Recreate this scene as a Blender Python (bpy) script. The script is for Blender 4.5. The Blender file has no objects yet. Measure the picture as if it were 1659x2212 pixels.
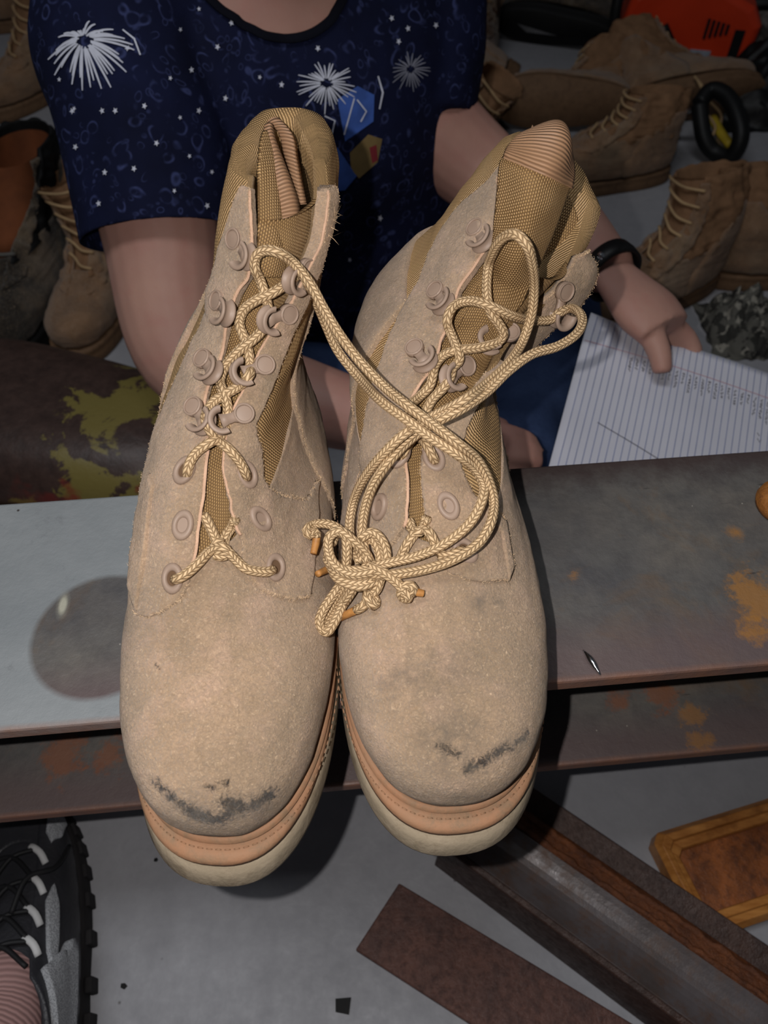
import bpy, bmesh, math, random
import numpy as np
from mathutils import Vector, Matrix, Quaternion, noise as mnoise
from mathutils.bvhtree import BVHTree

SC = bpy.context.scene
COL = SC.collection
random.seed(7)
RNG = np.random.default_rng(7)

# ------------------------------------------------------------------ camera
FPX = 1600.0            # focal length in pixels of the 1659 x 2212 frame
PITCH = math.radians(52)
CAM = np.array([0.0, 0.0, 0.80])
FWD = np.array([0, math.cos(PITCH), -math.sin(PITCH)])
UPV = np.array([0, math.sin(PITCH), math.cos(PITCH)])
RGT = np.array([1.0, 0, 0])
cd = bpy.data.cameras.new('camera')
cam = bpy.data.objects.new('camera', cd)
COL.objects.link(cam)
cam.location = CAM
cam.rotation_euler = (math.radians(90) - PITCH, 0, 0)
cd.sensor_fit = 'VERTICAL'
cd.sensor_height = 36.0
cd.lens = FPX / 2212.0 * 36.0
cd.clip_start = 0.01
cd.dof.use_dof = True
cd.dof.focus_distance = 0.40
cd.dof.aperture_fstop = 11.0
SC.camera = cam

# ------------------------------------------------------------------ light
SC.view_settings.view_transform = 'Standard'
SC.view_settings.look = 'None'
SC.view_settings.gamma = 1.0
SC.view_settings.use_curve_mapping = False
SC.view_settings.exposure = 0.0
w = bpy.data.worlds.new('world')
SC.world = w
w.use_nodes = True
w.node_tree.nodes['Background'].inputs[0].default_value = (0.80, 0.88, 1.0, 1)
w.node_tree.nodes['Background'].inputs[1].default_value = 0.035

def light(name, kind, loc, energy, col=(1, 1, 1), size=0.1, rot=(0, 0, 0), size_y=None):
    l = bpy.data.lights.new(name, kind)
    l.energy = energy
    l.color = col
    if kind == 'AREA':
        l.shape = 'RECTANGLE'
        l.size = size
        l.size_y = size_y or size
    else:
        l.shadow_soft_size = size
    o = bpy.data.objects.new(name, l)
    COL.objects.link(o)
    o.location = loc
    o.rotation_euler = rot
    return o

# the phone's flash sits beside the lens, a thumb's width to its left
light('flash', 'POINT', CAM + RGT * -0.033 + UPV * 0.014 + FWD * -0.004, 6.3, (1.0, 0.965, 0.94), 0.0025)
# the workshop's ceiling fixture
light('ceiling_fixture', 'AREA', (-0.5, 0.25, 2.5), 13.0, (0.93, 0.96, 1.0), 1.2, (0, 0, 0), 0.4)

# ------------------------------------------------------------------ helpers
def ray(px, py):
    d = FWD + RGT * (px - 829.5) / FPX - UPV * (py - 1106.0) / FPX
    return d / np.linalg.norm(d)

def on_z(px, py, z):
    d = ray(px, py)
    return CAM + d * ((z - CAM[2]) / d[2])

def on_y(px, py, y):
    d = ray(px, py)
    return CAM + d * (y / d[1])

def lin(c):
    out = []
    for v in c[:3]:
        v = v / 255.0
        out.append(v / 12.92 if v <= 0.04045 else ((v + 0.055) / 1.055) ** 2.4)
    return (*out, 1.0)

def tag(o, label=None, cat=None, group=None, kind=None):
    if label: o['label'] = label
    if cat: o['category'] = cat
    if group: o['group'] = group
    if kind: o['kind'] = kind
    return o

def empty(name, loc, rot=(0, 0, 0)):
    o = bpy.data.objects.new(name, None)
    COL.objects.link(o)
    o.location = loc
    o.rotation_euler = rot
    o.empty_display_size = 0.02
    return o

def obj(name, verts, faces, m=None, parent=None, uv=None, smooth=True, local=False, attr=None):
    """one mesh object; verts are world coordinates (or the parent's own when local)"""
    v = np.asarray(verts, dtype=float)
    if parent is not None and not local:
        v = v - np.array(root_loc(parent))
    me = bpy.data.meshes.new(name)
    me.from_pydata(v.tolist(), [], [tuple(int(i) for i in f) for f in faces])
    if uv is not None:
        lay = me.uv_layers.new(name='UVMap')
        idx = np.empty(len(me.loops), dtype=np.int32)
        me.loops.foreach_get('vertex_index', idx)
        lay.data.foreach_set('uv', np.asarray(uv, dtype=np.float32)[idx].ravel())
    if attr:
        for k, a in attr.items():
            at = me.attributes.new(k, 'FLOAT', 'POINT')
            at.data.foreach_set('value', np.asarray(a, dtype=np.float32))
    if smooth:
        me.polygons.foreach_set('use_smooth', [True] * len(me.polygons))
    me.update()
    o = bpy.data.objects.new(name, me)
    COL.objects.link(o)
    if m: me.materials.append(m)
    if parent is not None: o.parent = parent
    return o

def root_loc(p):
    l = Vector(p.location)
    while p.parent is not None:
        p = p.parent
        l = l + Vector(p.location)
    return l

def recalc(o):
    bm = bmesh.new(); bm.from_mesh(o.data)
    bmesh.ops.recalc_face_normals(bm, faces=bm.faces)
    bm.to_mesh(o.data); bm.free()
    return o

def bevel(o, width, seg=2, ang=40):
    b = o.modifiers.new('bevel', 'BEVEL')
    b.width = width; b.segments = seg; b.limit_method = 'ANGLE'; b.angle_limit = math.radians(ang)
    return o

class MB:
    """collects simple shapes into one mesh"""
    def __init__(s): s.v = []; s.f = []; s.uv = []
    def add(s, v, f, uv=None):
        n = len(s.v)
        s.v += [tuple(map(float, p)) for p in v]
        s.f += [tuple(int(i) + n for i in q) for q in f]
        s.uv += [tuple(p) for p in uv] if uv is not None else [(0, 0)] * len(v)
        return s
    def box(s, lo, hi, M=None):
        x0, y0, z0 = lo; x1, y1, z1 = hi
        v = [(x0,y0,z0),(x1,y0,z0),(x1,y1,z0),(x0,y1,z0),(x0,y0,z1),(x1,y0,z1),(x1,y1,z1),(x0,y1,z1)]
        if M is not None: v = [tuple(M @ Vector(p)) for p in v]
        return s.add(v, [(3,2,1,0),(4,5,6,7),(0,1,5,4),(1,2,6,5),(2,3,7,6),(3,0,4,7)])
    def prism(s, poly, z0, z1, M=None):
        n = len(poly)
        v = [(p[0], p[1], z0) for p in poly] + [(p[0], p[1], z1) for p in poly]
        if M is not None: v = [tuple(M @ Vector(p)) for p in v]
        return s.add(v, [tuple(range(n-1,-1,-1)), tuple(range(n,2*n))] + [(i,(i+1)%n,n+(i+1)%n,n+i) for i in range(n)])
    def tube(s, pts, rad, seg=10, caps=True, flat=None):
        v, f, uv = tube_mesh(pts, rad, seg, caps, flat)
        return s.add(v, f, uv)
    def lathe(s, prof, M=None, seg=24, a0=0.0, a1=2*math.pi):
        full = abs(a1 - a0 - 2*math.pi) < 1e-6
        k = seg if full else seg + 1
        v = []; f = []
        for r, z in prof:
            for i in range(k):
                a = a0 + (a1 - a0) * i / seg
                v.append((r*math.cos(a), r*math.sin(a), z))
        for j in range(len(prof) - 1):
            for i in range(seg):
                i2 = (i + 1) % k
                f.append((j*k+i, j*k+i2, (j+1)*k+i2, (j+1)*k+i))
        if M is not None: v = [tuple(M @ Vector(p)) for p in v]
        return s.add(v, f)
    def build(s, name, m=None, parent=None, smooth=False, local=False, uv=False):
        return obj(name, s.v, s.f, m, parent, s.uv if uv else None, smooth, local)

def catmull(P, n):
    """n points, evenly spaced by length, through the control points P"""
    P = np.asarray(P, float)
    if len(P) == 2:
        return P[0] + (P[1] - P[0]) * np.linspace(0, 1, n)[:, None]
    Q = np.vstack([2*P[0]-P[1], P, 2*P[-1]-P[-2]])
    out = []
    for i in range(1, len(Q) - 2):
        p0, p1, p2, p3 = Q[i-1], Q[i], Q[i+1], Q[i+2]
        d = lambda a, b: max(1e-5, np.linalg.norm((b-a)[:3]) ** 0.5)
        t0 = 0.; t1 = t0 + d(p0, p1); t2 = t1 + d(p1, p2); t3 = t2 + d(p2, p3)
        t = np.linspace(t1, t2, 17)[:-1, None]
        A1 = (t1-t)/(t1-t0)*p0 + (t-t0)/(t1-t0)*p1
        A2 = (t2-t)/(t2-t1)*p1 + (t-t1)/(t2-t1)*p2
        A3 = (t3-t)/(t3-t2)*p2 + (t-t2)/(t3-t2)*p3
        B1 = (t2-t)/(t2-t0)*A1 + (t-t0)/(t2-t0)*A2
        B2 = (t3-t)/(t3-t1)*A2 + (t-t1)/(t3-t1)*A3
        out.append((t2-t)/(t2-t1)*B1 + (t-t1)/(t2-t1)*B2)
    out = np.vstack(out + [P[-1:]])
    L = np.concatenate([[0], np.cumsum(np.linalg.norm(np.diff(out[:, :3], axis=0), axis=1))])
    q = np.linspace(0, L[-1], n)
    return np.column_stack([np.interp(q, L, out[:, k]) for k in range(out.shape[1])])

def tube_mesh(pts, rad, seg=10, caps=True, flat=None, up0=None):
    """a tube along pts; rad is one radius or one for each point; uv = (length, turn)"""
    P = np.asarray(pts, float); n = len(P)
    R = np.full(n, rad) if np.isscalar(rad) else np.asarray(rad, float)
    T = np.gradient(P, axis=0); T /= np.linalg.norm(T, axis=1)[:, None] + 1e-12
    a = np.array([0, 0, 1.0]) if up0 is None else np.array(up0, float)
    if abs(a @ T[0]) > 0.95: a = np.array([1.0, 0, 0])
    v = []; uv = []; f = []
    L = np.concatenate([[0], np.cumsum(np.linalg.norm(np.diff(P, axis=0), axis=1))])
    for i in range(n):
        a = a - T[i] * (a @ T[i]); a /= np.linalg.norm(a) + 1e-12
        b = np.cross(T[i], a)
        for k in range(seg + 1):
            th = 2*math.pi*k/seg
            x, y = math.cos(th), math.sin(th)
            if flat: y *= flat
            v.append(P[i] + R[i]*(a*y + b*x)); uv.append((L[i], k/seg))
    for i in range(n-1):
        for k in range(seg):
            q = i*(seg+1)+k
            f.append((q, q+1, q+seg+2, q+seg+1))
    if caps:
        f.append(tuple(range(seg-1, -1, -1)))
        q = (n-1)*(seg+1)
        f.append(tuple(range(q, q+seg)))
    return v, f, uv

def loft(rings, close=True, cap0=True, cap1=True):
    """quads between rings of equal length"""
    n = len(rings[0]); v = [p for r in rings for p in r]; f = []
    for j in range(len(rings)-1):
        for i in range(n if close else n-1):
            i2 = (i+1) % n
            f.append((j*n+i, j*n+i2, (j+1)*n+i2, (j+1)*n+i))
    if close and cap0: f.append(tuple(range(n-1, -1, -1)))
    if close and cap1: f.append(tuple(range((len(rings)-1)*n, len(rings)*n)))
    return v, f

def n3(p, s=1.0, o=0.0):
    return mnoise.noise(Vector((p[0]*s+o, p[1]*s-o, p[2]*s+2*o)))

# ------------------------------------------------------------------ materials
class NT:
    """small wrapper to write node graphs"""
    def __init__(s, name, rough=0.7, spec=0.3, metal=0.0):
        s.m = bpy.data.materials.new(name); s.m.use_nodes = True
        s.t = s.m.node_tree; s.N = s.t.nodes; s.L = s.t.links
        s.b = s.N['Principled BSDF']
        s.b.inputs['Roughness'].default_value = rough
        s.b.inputs['Specular IOR Level'].default_value = spec
        s.b.inputs['Metallic'].default_value = metal
        s.tc = s.N.new('ShaderNodeTexCoord')
    def lk(s, a, b): s.L.new(a, b)
    def put(s, sock, val):
        if hasattr(val, 'is_linked') or isinstance(val, bpy.types.NodeSocket): s.lk(val, sock)
        else: sock.default_value = val
    def coord(s, kind='Object', scale=(1, 1, 1), rot=(0, 0, 0), loc=(0, 0, 0)):
        m = s.N.new('ShaderNodeMapping')
        m.inputs['Scale'].default_value = scale; m.inputs['Rotation'].default_value = rot; m.inputs['Location'].default_value = loc
        s.lk(s.tc.outputs[kind], m.inputs['Vector'])
        return m.outputs[0]
    def noise(s, scale, detail=3, rough=0.55, vec=None, dist=0.0):
        n = s.N.new('ShaderNodeTexNoise')
        n.inputs['Scale'].default_value = scale; n.inputs['Detail'].default_value = detail
        n.inputs['Roughness'].default_value = rough; n.inputs['Distortion'].default_value = dist
        s.lk(vec if vec is not None else s.tc.outputs['Object'], n.inputs['Vector'])
        return n.outputs['Fac']
    def voro(s, scale, vec=None, feature='F1', out='Distance', rnd=1.0):
        n = s.N.new('ShaderNodeTexVoronoi'); n.feature = feature
        n.inputs['Scale'].default_value = scale; n.inputs['Randomness'].default_value = rnd
        s.lk(vec if vec is not None else s.tc.outputs['Object'], n.inputs['Vector'])
        return n.outputs[out]
    def ramp(s, fac, a, b, ca=(0, 0, 0, 1), cb=(1, 1, 1, 1)):
        r = s.N.new('ShaderNodeValToRGB')
        r.color_ramp.elements[0].position = a; r.color_ramp.elements[1].position = b
        r.color_ramp.elements[0].color = ca; r.color_ramp.elements[1].color = cb
        s.lk(fac, r.inputs[0]); return r.outputs[0]
    def math(s, op, a, b=None, c=None):
        n = s.N.new('ShaderNodeMath'); n.operation = op
        s.put(n.inputs[0], a)
        if b is not None: s.put(n.inputs[1], b)
        if c is not None: s.put(n.inputs[2], c)
        return n.outputs[0]
    def mix(s, fac, a, b):
        n = s.N.new('ShaderNodeMix'); n.data_type = 'RGBA'
        s.put(n.inputs[0], fac); s.put(n.inputs[6], a); s.put(n.inputs[7], b)
        return n.outputs[2]
    def attr(s, name):
        n = s.N.new('ShaderNodeAttribute'); n.attribute_name = name
        return n.outputs['Fac']
    def sep(s, vec):
        n = s.N.new('ShaderNodeSeparateXYZ'); s.lk(vec, n.inputs[0]); return n.outputs
    def bump(s, h, dist=0.001, strength=1.0, prev=None):
        n = s.N.new('ShaderNodeBump')
        n.inputs['Distance'].default_value = dist; n.inputs['Strength'].default_value = strength
        s.lk(h, n.inputs['Height'])
        if prev is not None: s.lk(prev, n.inputs['Normal'])
        return n.outputs[0]
    def color(s, c): s.put(s.b.inputs['Base Color'], c); return s
    def rough(s, c): s.put(s.b.inputs['Roughness'], c); return s
    def normal(s, n): s.lk(n, s.b.inputs['Normal']); return s

def plain(name, c, rough=0.6, spec=0.3, metal=0.0, var=0.18, scale=30, bump=0.0, bscale=200):
    t = NT(name, rough, spec, metal)
    a = lin(c); d = tuple(x*(1-var) for x in a[:3]) + (1,); e = tuple(min(1, x*(1+var)) for x in a[:3]) + (1,)
    t.color(t.ramp(t.noise(scale, 4), 0.3, 0.7, d, e))
    if bump: t.normal(t.bump(t.noise(bscale, 3), bump))
    return t.m
# ------------------------------------------------------------------ the setting
BEAM_TOP = 0.41

def m_floor():
    t = NT('painted_concrete', 0.55, 0.35)
    n1 = t.noise(2.2, 5, 0.6); n2 = t.noise(40, 4, 0.7)
    c = t.ramp(n1, 0.3, 0.72, lin((146, 146, 151)), lin((168, 167, 171)))
    c = t.mix(t.math('MULTIPLY', t.ramp(n2, 0.35, 0.8), 0.35), c, lin((122, 122, 127)))
    # dark specks of dirt
    sp = t.ramp(t.voro(38), 0.03, 0.075, (1, 1, 1, 1), (0, 0, 0, 1))
    sp = t.math('MULTIPLY', sp, t.ramp(t.noise(7, 3), 0.52, 0.6))
    c = t.mix(sp, c, lin((58, 52, 48)))
    st = t.ramp(t.noise(5.0, 6, 0.75, dist=0.6), 0.62, 0.75)
    c = t.mix(t.math('MULTIPLY', st, 0.35), c, lin((88, 84, 80)))
    t.color(c)
    t.rough(t.ramp(n2, 0.3, 0.8, (0.42,)*3+(1,), (0.7,)*3+(1,)))
    t.normal(t.bump(t.noise(160, 3), 0.0006, 0.6))
    return t.m
fl = MB().box((-3.2, -1.6, -0.05), (3.2, 3.6, 0)).build('floor', m_floor())
tag(fl, 'grey painted concrete workshop floor', kind='structure')
wl = MB().box((-3.2, 3.6, 0), (3.2, 3.7, 2.6)).build('wall_back', plain('wall_paint', (120, 118, 116), 0.9, var=0.08, scale=3))
tag(wl, 'grey workshop wall behind the boots', kind='structure')

# ---- the steel beam the boots stand on
BY = math.radians(5.3)
bx_, by_ = math.cos(BY), math.sin(BY)
_f = on_z(830, 1507, BEAM_TOP); _b = on_z(830, 1030, BEAM_TOP)
BN = np.array([-by_, bx_, 0]); BX = np.array([bx_, by_, 0])
BW = float((_b - _f) @ BN)
BO = np.array([0, 0, 0.0]) + BN * float(_f @ BN)          # a point on the front edge, nearest x = 0
print('beam flange width', BW)

def m_beam():
    t = NT('beam_steel', 0.5, 0.4)
    o = t.tc.outputs['Object']
    x, y, z = t.sep(o)[:3]
    n = t.noise(9, 5, 0.65); nf = t.noise(70, 5, 0.7); nm = t.noise(26, 4, 0.6)
    # mill scale: blue black to brown
    c = t.ramp(n, 0.28, 0.72, lin((74, 74, 78)), lin((112, 106, 98)))
    c = t.mix(t.ramp(nm, 0.45, 0.7), c, lin((94, 92, 90)))
    c = t.mix(t.math('MULTIPLY', t.ramp(nf, 0.4, 0.75), 0.6), c, lin((60, 58, 59)))
    # mid tones of old rust
    c = t.mix(t.math('MULTIPLY', t.ramp(t.noise(13, 5, 0.7, dist=0.5), 0.55, 0.72), 0.5), c, lin((112, 86, 58)))
    # scratches
    sv = t.coord('Object', (6, 60, 20), (0, 0, math.radians(62)))
    c = t.mix(t.math('MULTIPLY', t.ramp(t.noise(4, 3, 0.7, vec=sv), 0.68, 0.72), 0.5), c, lin((36, 34, 36)))
    # the front margin of the flange is purplish brown
    mg = t.math('MULTIPLY', t.ramp(t.math('ADD', y, t.math('MULTIPLY', n, 0.03)), 0.030, 0.058, (1, 1, 1, 1), (0, 0, 0, 1)), 0.65)
    c = t.mix(mg, c, lin((98, 80, 80)))
    mb = t.math('MULTIPLY', t.ramp(t.math('ADD', y, t.math('MULTIPLY', nf, 0.03)), BW-0.012, BW+0.012), 0.8)
    c = t.mix(mb, c, lin((62, 46, 44)))
    # orange rust in places
    def spot(cx, cy, r, sc, base):
        a = t.math('SUBTRACT', x, cx); b = t.math('SUBTRACT', y, cy)
        d = t.math('SQRT', t.math('ADD', t.math('MULTIPLY', a, a), t.math('MULTIPLY', b, b)))
        d = t.math('ADD', d, t.math('MULTIPLY', t.math('SUBTRACT', t.noise(sc, 4, 0.75), 0.5), r*3.2))
        return t.ramp(d, r*0.55, r, (1, 1, 1, 1), (0, 0, 0, 1))
    rust = lin((164, 112, 46))
    for (px, py, zz, r, sc) in [(1640, 1290, BEAM_TOP, 0.018, 60), (1625, 1360, BEAM_TOP, 0.010, 90), (1240, 1245, BEAM_TOP, 0.004, 160), (1590, 1150, BEAM_TOP, 0.005, 120),
                                (1505, 1535, 0.275, 0.012, 90), (1520, 1590, 0.275, 0.011, 90), (1440, 1495, 0.275, 0.014, 90), (1340, 1500, 0.275, 0.010, 90), (130, 1625, 0.275, 0.018, 80), (230, 1620, 0.275, 0.014, 80)]:
        p = on_z(px, py, zz)
        lx = float(p @ BX); ly = float((p - BO) @ BN)
        m = spot(lx, ly, r, sc, 0)
        lvl = t.ramp(z, 0.340, 0.345) if zz > 0.3 else t.ramp(z, 0.340, 0.345, (1, 1, 1, 1), (0, 0, 0, 1))
        c = t.mix(t.math('MULTIPLY', t.math('MULTIPLY', m, lvl), 0.62 if zz > .3 else .5), c, rust if py not in (1495, 1500, 1625, 1620) else lin((140, 78, 38)))
    # grey primer over the top face of the left half, a bare disc left in it
    top = t.ramp(z, BEAM_TOP-0.012, BEAM_TOP-0.009)
    lm = t.ramp(t.math('ADD', x, t.math('MULTIPLY', n, 0.02)), -0.022, -0.018, (1, 1, 1, 1), (0, 0, 0, 1))
    pd = on_z(221, 1370, BEAM_TOP)
    a = t.math('SUBTRACT', x, float(pd @ BX)); b = t.math('SUBTRACT', y, float((pd - BO) @ BN))
    d = t.math('SQRT', t.math('ADD', t.math('MULTIPLY', a, a), t.math('MULTIPLY', b, b)))
    disc = t.ramp(d, 0.0397, 0.0403)
    prim = t.math('MULTIPLY', t.math('MULTIPLY', top, lm), disc)
    pc = t.ramp(n, 0.3, 0.7, lin((124, 129, 132)), lin((142, 146, 148)))
    pc = t.mix(t.math('MULTIPLY', t.ramp(t.noise(22, 6, 0.8), 0.6, 0.72), 0.5), pc, lin((98, 98, 102)))
    pc = t.mix(t.ramp(t.voro(60), 0.04, 0.08, (1, 1, 1, 1), (0, 0, 0, 1)), pc, t.mix(t.ramp(t.noise(33), .5, .55), pc, lin((52, 44, 42))))
    c = t.mix(prim, c, pc)
    # a dab of paint on the bare disc
    pw = on_z(136, 1307, BEAM_TOP)
    a = t.math('MULTIPLY', t.math('SUBTRACT', x, float(pw @ BX)), 2.6); b = t.math('SUBTRACT', y, float((pw - BO) @ BN))
    d = t.math('SQRT', t.math('ADD', t.math('MULTIPLY', a, a), t.math('MULTIPLY', b, b)))
    c = t.mix(t.math('MULTIPLY', t.ramp(d, 0.0070, 0.0080, (1, 1, 1, 1), (0, 0, 0, 1)), top), c, lin((168, 166, 150)))
    # pale flecks
    fk = t.math('MULTIPLY', t.ramp(t.voro(85), 0.03, 0.05, (1, 1, 1, 1), (0, 0, 0, 1)), t.ramp(t.noise(19), 0.55, 0.6))
    c = t.mix(t.math('MULTIPLY', fk, 0.7), c, lin((176, 170, 158)))
    # rusted front edges of both flanges
    fe = t.math('MULTIPLY', t.ramp(y, 0.0006, 0.0014, (1, 1, 1, 1), (0, 0, 0, 1)), t.ramp(nm, 0.3, 0.6, (.2, .2, .2, 1), (.7, .7, .7, 1)))
    c = t.mix(fe, c, lin((138, 92, 66)))
    t.color(c)
    t.rough(t.ramp(nf, 0.3, 0.8, (0.42,)*3+(1,), (0.72,)*3+(1,)))
    t.normal(t.bump(nf, 0.0012, 0.7))
    return t.m

def beam():
    h = 0.155; tf = 0.0115; tw = 0.0075; fr = 0.012
    w2 = BW/2
    prof = [(0, h), (BW, h), (BW, h-tf), (w2+tw/2+fr, h-tf)]
    for k in range(1, 5):
        a = math.pi/2*k/4; prof.append((w2+tw/2+fr-fr*math.sin(a), h-tf-fr+fr*math.cos(a)))
    for k in range(0, 5):
        a = math.pi/2*k/4; prof.append((w2+tw/2+fr-fr*math.cos(a), tf+fr-fr*math.sin(a)))
    prof += [(BW, tf), (BW, 0), (0, 0), (0, tf)]
    for k in range(0, 5):
        a = math.pi/2*k/4; prof.append((w2-tw/2-fr+fr*math.sin(a), tf+fr-fr*math.cos(a)))
    for k in range(0, 5):
        a = math.pi/2*k/4; prof.append((w2-tw/2-fr+fr*math.cos(a), h-tf-fr+fr*math.sin(a)))
    prof += [(0, h-tf)]
    z0 = BEAM_TOP - h
    root = empty('steel_beam', (float(BO[0]), float(BO[1]), 0), (0, 0, BY))
    tag(root, 'long steel flanged beam, half grey primer and half dark mill scale, under the standing pair of boots', 'beam')
    M = m_beam()
    # three pieces: top flange, web, bottom flange
    def piece(name, poly):
        b = MB(); n = len(poly); xs = [-0.95, -0.3, 0.3, 0.95]
        rings = [[(x, p[0], p[1]+z0) for p in poly] for x in xs]
        v, f = loft(rings)
        o = b.add(v, f).build(name, M, root, local=True)
        recalc(o); bevel(o, 0.0018, 2, 50)
        return o
    piece('top_flange', [(0, h), (BW, h), (BW, h-tf), (0, h-tf)])
    piece('bottom_flange', [(0, tf), (BW, tf), (BW, 0), (0, 0)])
    web = [p for p in prof if tf-1e-6 <= p[1] <= h-tf+1e-6 and abs(p[0]-w2) < tw/2+fr+1e-6]
    piece('web', web)
    # the trestle blocks that carry it stand outside the picture
    for sx in (-0.74, 0.74):
        c = BO + BX*sx + BN*w2
        blk = empty('timber_block', (float(c[0]), float(c[1]), 0), (0, 0, BY))
        wood = plain('block_wood%d' % (sx > 0), (120, 92, 62), 0.8, var=0.25, scale=14)
        for k in range(3):
            bb = MB().box((-0.06, -0.10, 0.085*k), (0.06, 0.10, 0.085*(k+1)-0.0003)).build('timber', wood, blk, local=True)
            bevel(bb, 0.003)
        tag(blk, 'stack of timber blocks carrying the %s end of the steel beam' % ('primed' if sx < 0 else 'unpainted'), 'block')
    return root
beam()
# ------------------------------------------------------------------ boot materials
def m_suede(name, c1=(184, 154, 126), c2=(155, 131, 106), c3=(194, 161, 138), scuff=False):
    t = NT(name, 0.95, 0.08)
    t.b.inputs['Sheen Weight'].default_value = 0.25
    t.b.inputs['Sheen Roughness'].default_value = 0.5
    n1 = t.noise(26, 5, 0.65); n2 = t.noise(55, 4, 0.6); nf = t.noise(900, 3, 0.6)
    c = t.ramp(n1, 0.32, 0.68, lin(c2), lin(c1))
    c = t.mix(t.math('MULTIPLY', t.ramp(n2, 0.5, 0.72), 0.7), c, lin(c3))
    c = t.mix(t.math('MULTIPLY', t.ramp(t.noise(11, 4), 0.5, 0.68), 0.5), c, lin((144, 124, 101)))
    # lighter and darker fibres of the nap
    fv = t.coord('Object', (1, 1, 1), (0.3, 0.5, 0.4))
    fib = t.noise(520, 4, 0.75, vec=fv, dist=1.8)
    c = t.mix(t.math('MULTIPLY', t.ramp(fib, 0.56, 0.66), 0.6), c, lin((214, 186, 154)))
    c = t.mix(t.math('MULTIPLY', t.ramp(fib, 0.34, 0.46, (1, 1, 1, 1), (0, 0, 0, 1)), 0.55), c, lin((140, 116, 88)))
    if scuff:
        a = t.attr('scuff')
        k = t.math('ADD', a, t.math('MULTIPLY', t.math('SUBTRACT', t.noise(330, 4, 0.8, dist=0.8), 0.5), 1.5))
        k = t.math('MULTIPLY', t.ramp(k, 0.55, 0.85), t.ramp(a, 0.02, 0.2))
        c = t.mix(t.math('MULTIPLY', k, 0.95), c, lin((32, 27, 25)))
        g = t.attr('grime')
        c = t.mix(t.math('MULTIPLY', t.math('MULTIPLY', g, t.ramp(t.noise(140, 4, 0.7), 0.35, 0.65)), 0.75), c, lin((104, 94, 82)))
    t.color(c)
    h = t.math('ADD', t.math('MULTIPLY', fib, 0.7), t.math('MULTIPLY', nf, 0.5))
    nb = t.bump(n2, 0.0035, 0.5)
    t.normal(t.bump(h, 0.0015, 0.9, nb))
    return t.m

def m_rib(name, c1=(196, 160, 112), c2=(120, 92, 58), freq=640.0, cross=0.35, dirt=0.3, cf=1.0, swap=False):
    """woven nylon: ribs run up the shaft (UV in metres: x round the boot, y up it)"""
    t = NT(name, 0.55, 0.4)
    uv = t.tc.outputs['UV']
    wob = t.math('MULTIPLY', t.noise(60, 2, vec=uv), 0.0012)
    x, y = t.sep(uv)[:2]
    if swap: x, y = y, x
    r = t.math('SINE', t.math('MULTIPLY', t.math('ADD', x, wob), freq*2*math.pi))
    r = t.math('MULTIPLY_ADD', r, 0.5, 0.5)
    # staggered cross breaks along each rib
    ph = t.math('MULTIPLY', t.math('FLOOR', t.math('MULTIPLY', t.math('ADD', x, wob), freq)), math.pi)
    q = t.math('SINE', t.math('ADD', t.math('MULTIPLY', y, freq*0.8*cf*2*math.pi), ph))
    q = t.math('MULTIPLY_ADD', q, 0.5, 0.5)
    h = t.math('MULTIPLY', t.math('POWER', r, 0.6), t.math('MULTIPLY_ADD', q, cross, 1-cross))
    c = t.ramp(h, 0.12, 0.75, lin(c2), lin(c1))
    c = t.mix(t.math('MULTIPLY', t.ramp(t.noise(18, 5, 0.7), 0.45, 0.72), dirt), c, lin((146, 116, 80)))
    t.color(c)
    t.normal(t.bump(h, 0.0009, 0.8))
    return t.m

def m_lace(name, c1=(212, 182, 142), c2=(154, 122, 86)):
    t = NT(name, 0.6, 0.3)
    x, y = t.sep(t.tc.outputs['UV'])[:2]
    # herring-bone braid: chevrons that meet on four lines round the cord
    tri = t.math('ABSOLUTE', t.math('SUBTRACT', t.math('FRACT', t.math('MULTIPLY', y, 4.0)), 0.5))
    s = t.math('ADD', t.math('MULTIPLY', x, 420.0), t.math('MULTIPLY', tri, 2.0))
    h = t.math('ABSOLUTE', t.math('SUBTRACT', t.math('FRACT', s), 0.5))
    h = t.math('MULTIPLY', h, 2.0)
    ed = t.math('MULTIPLY', tri, 2.0)
    edge = t.math('MINIMUM', ed, t.math('SUBTRACT', 1.0, ed))
    h2 = t.math('MULTIPLY', t.ramp(h, 0.05, 0.5), t.ramp(edge, 0.02, 0.16))
    c = t.mix(h2, lin(c2), lin(c1))
    c = t.mix(t.math('MULTIPLY', t.ramp(t.noise(45, 4), 0.5, 0.7), 0.25), c, lin((176, 142, 100)))
    t.color(c)
    t.normal(t.bump(h2, 0.0007, 0.8))
    return t.m

MAT = dict(
    suede=m_suede('suede', scuff=False), vamp=m_suede('suede_vamp', scuff=True),
    edge=plain('suede_edge', (196, 160, 134), 0.95, 0.05, var=0.12, scale=120, bump=0.0006, bscale=500),
    fray=plain('suede_fray', (198, 170, 138), 0.9, 0.05, var=0.2, scale=200),
    ribbed=m_rib('ribbed_nylon'), canvas=m_rib('woven_canvas', (176, 138, 92), (122, 92, 58), 900, 0.5, 0.3, 1.2),
    weave=m_rib('tongue_weave', (198, 160, 108), (104, 76, 44), 820, 0.85, 0.25),
    lining=m_rib('tongue_lining', (160, 122, 92), (134, 100, 74), 520, 0.0, 0.25, 1.0, True),
    inner=plain('boot_lining', (70, 54, 40), 0.9, 0.1),
    plastic=plain('hook_enamel', (150, 128, 112), 0.5, 0.35, var=0.06, scale=80),
    hole=plain('eyelet_hole', (96, 74, 56), 0.9, 0.1),
    lace=m_lace('cord'), aglet=plain('cord_tip', (176, 122, 66), 0.5, 0.4, var=0.2, scale=300),
    welt=None, sole=None)

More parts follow.
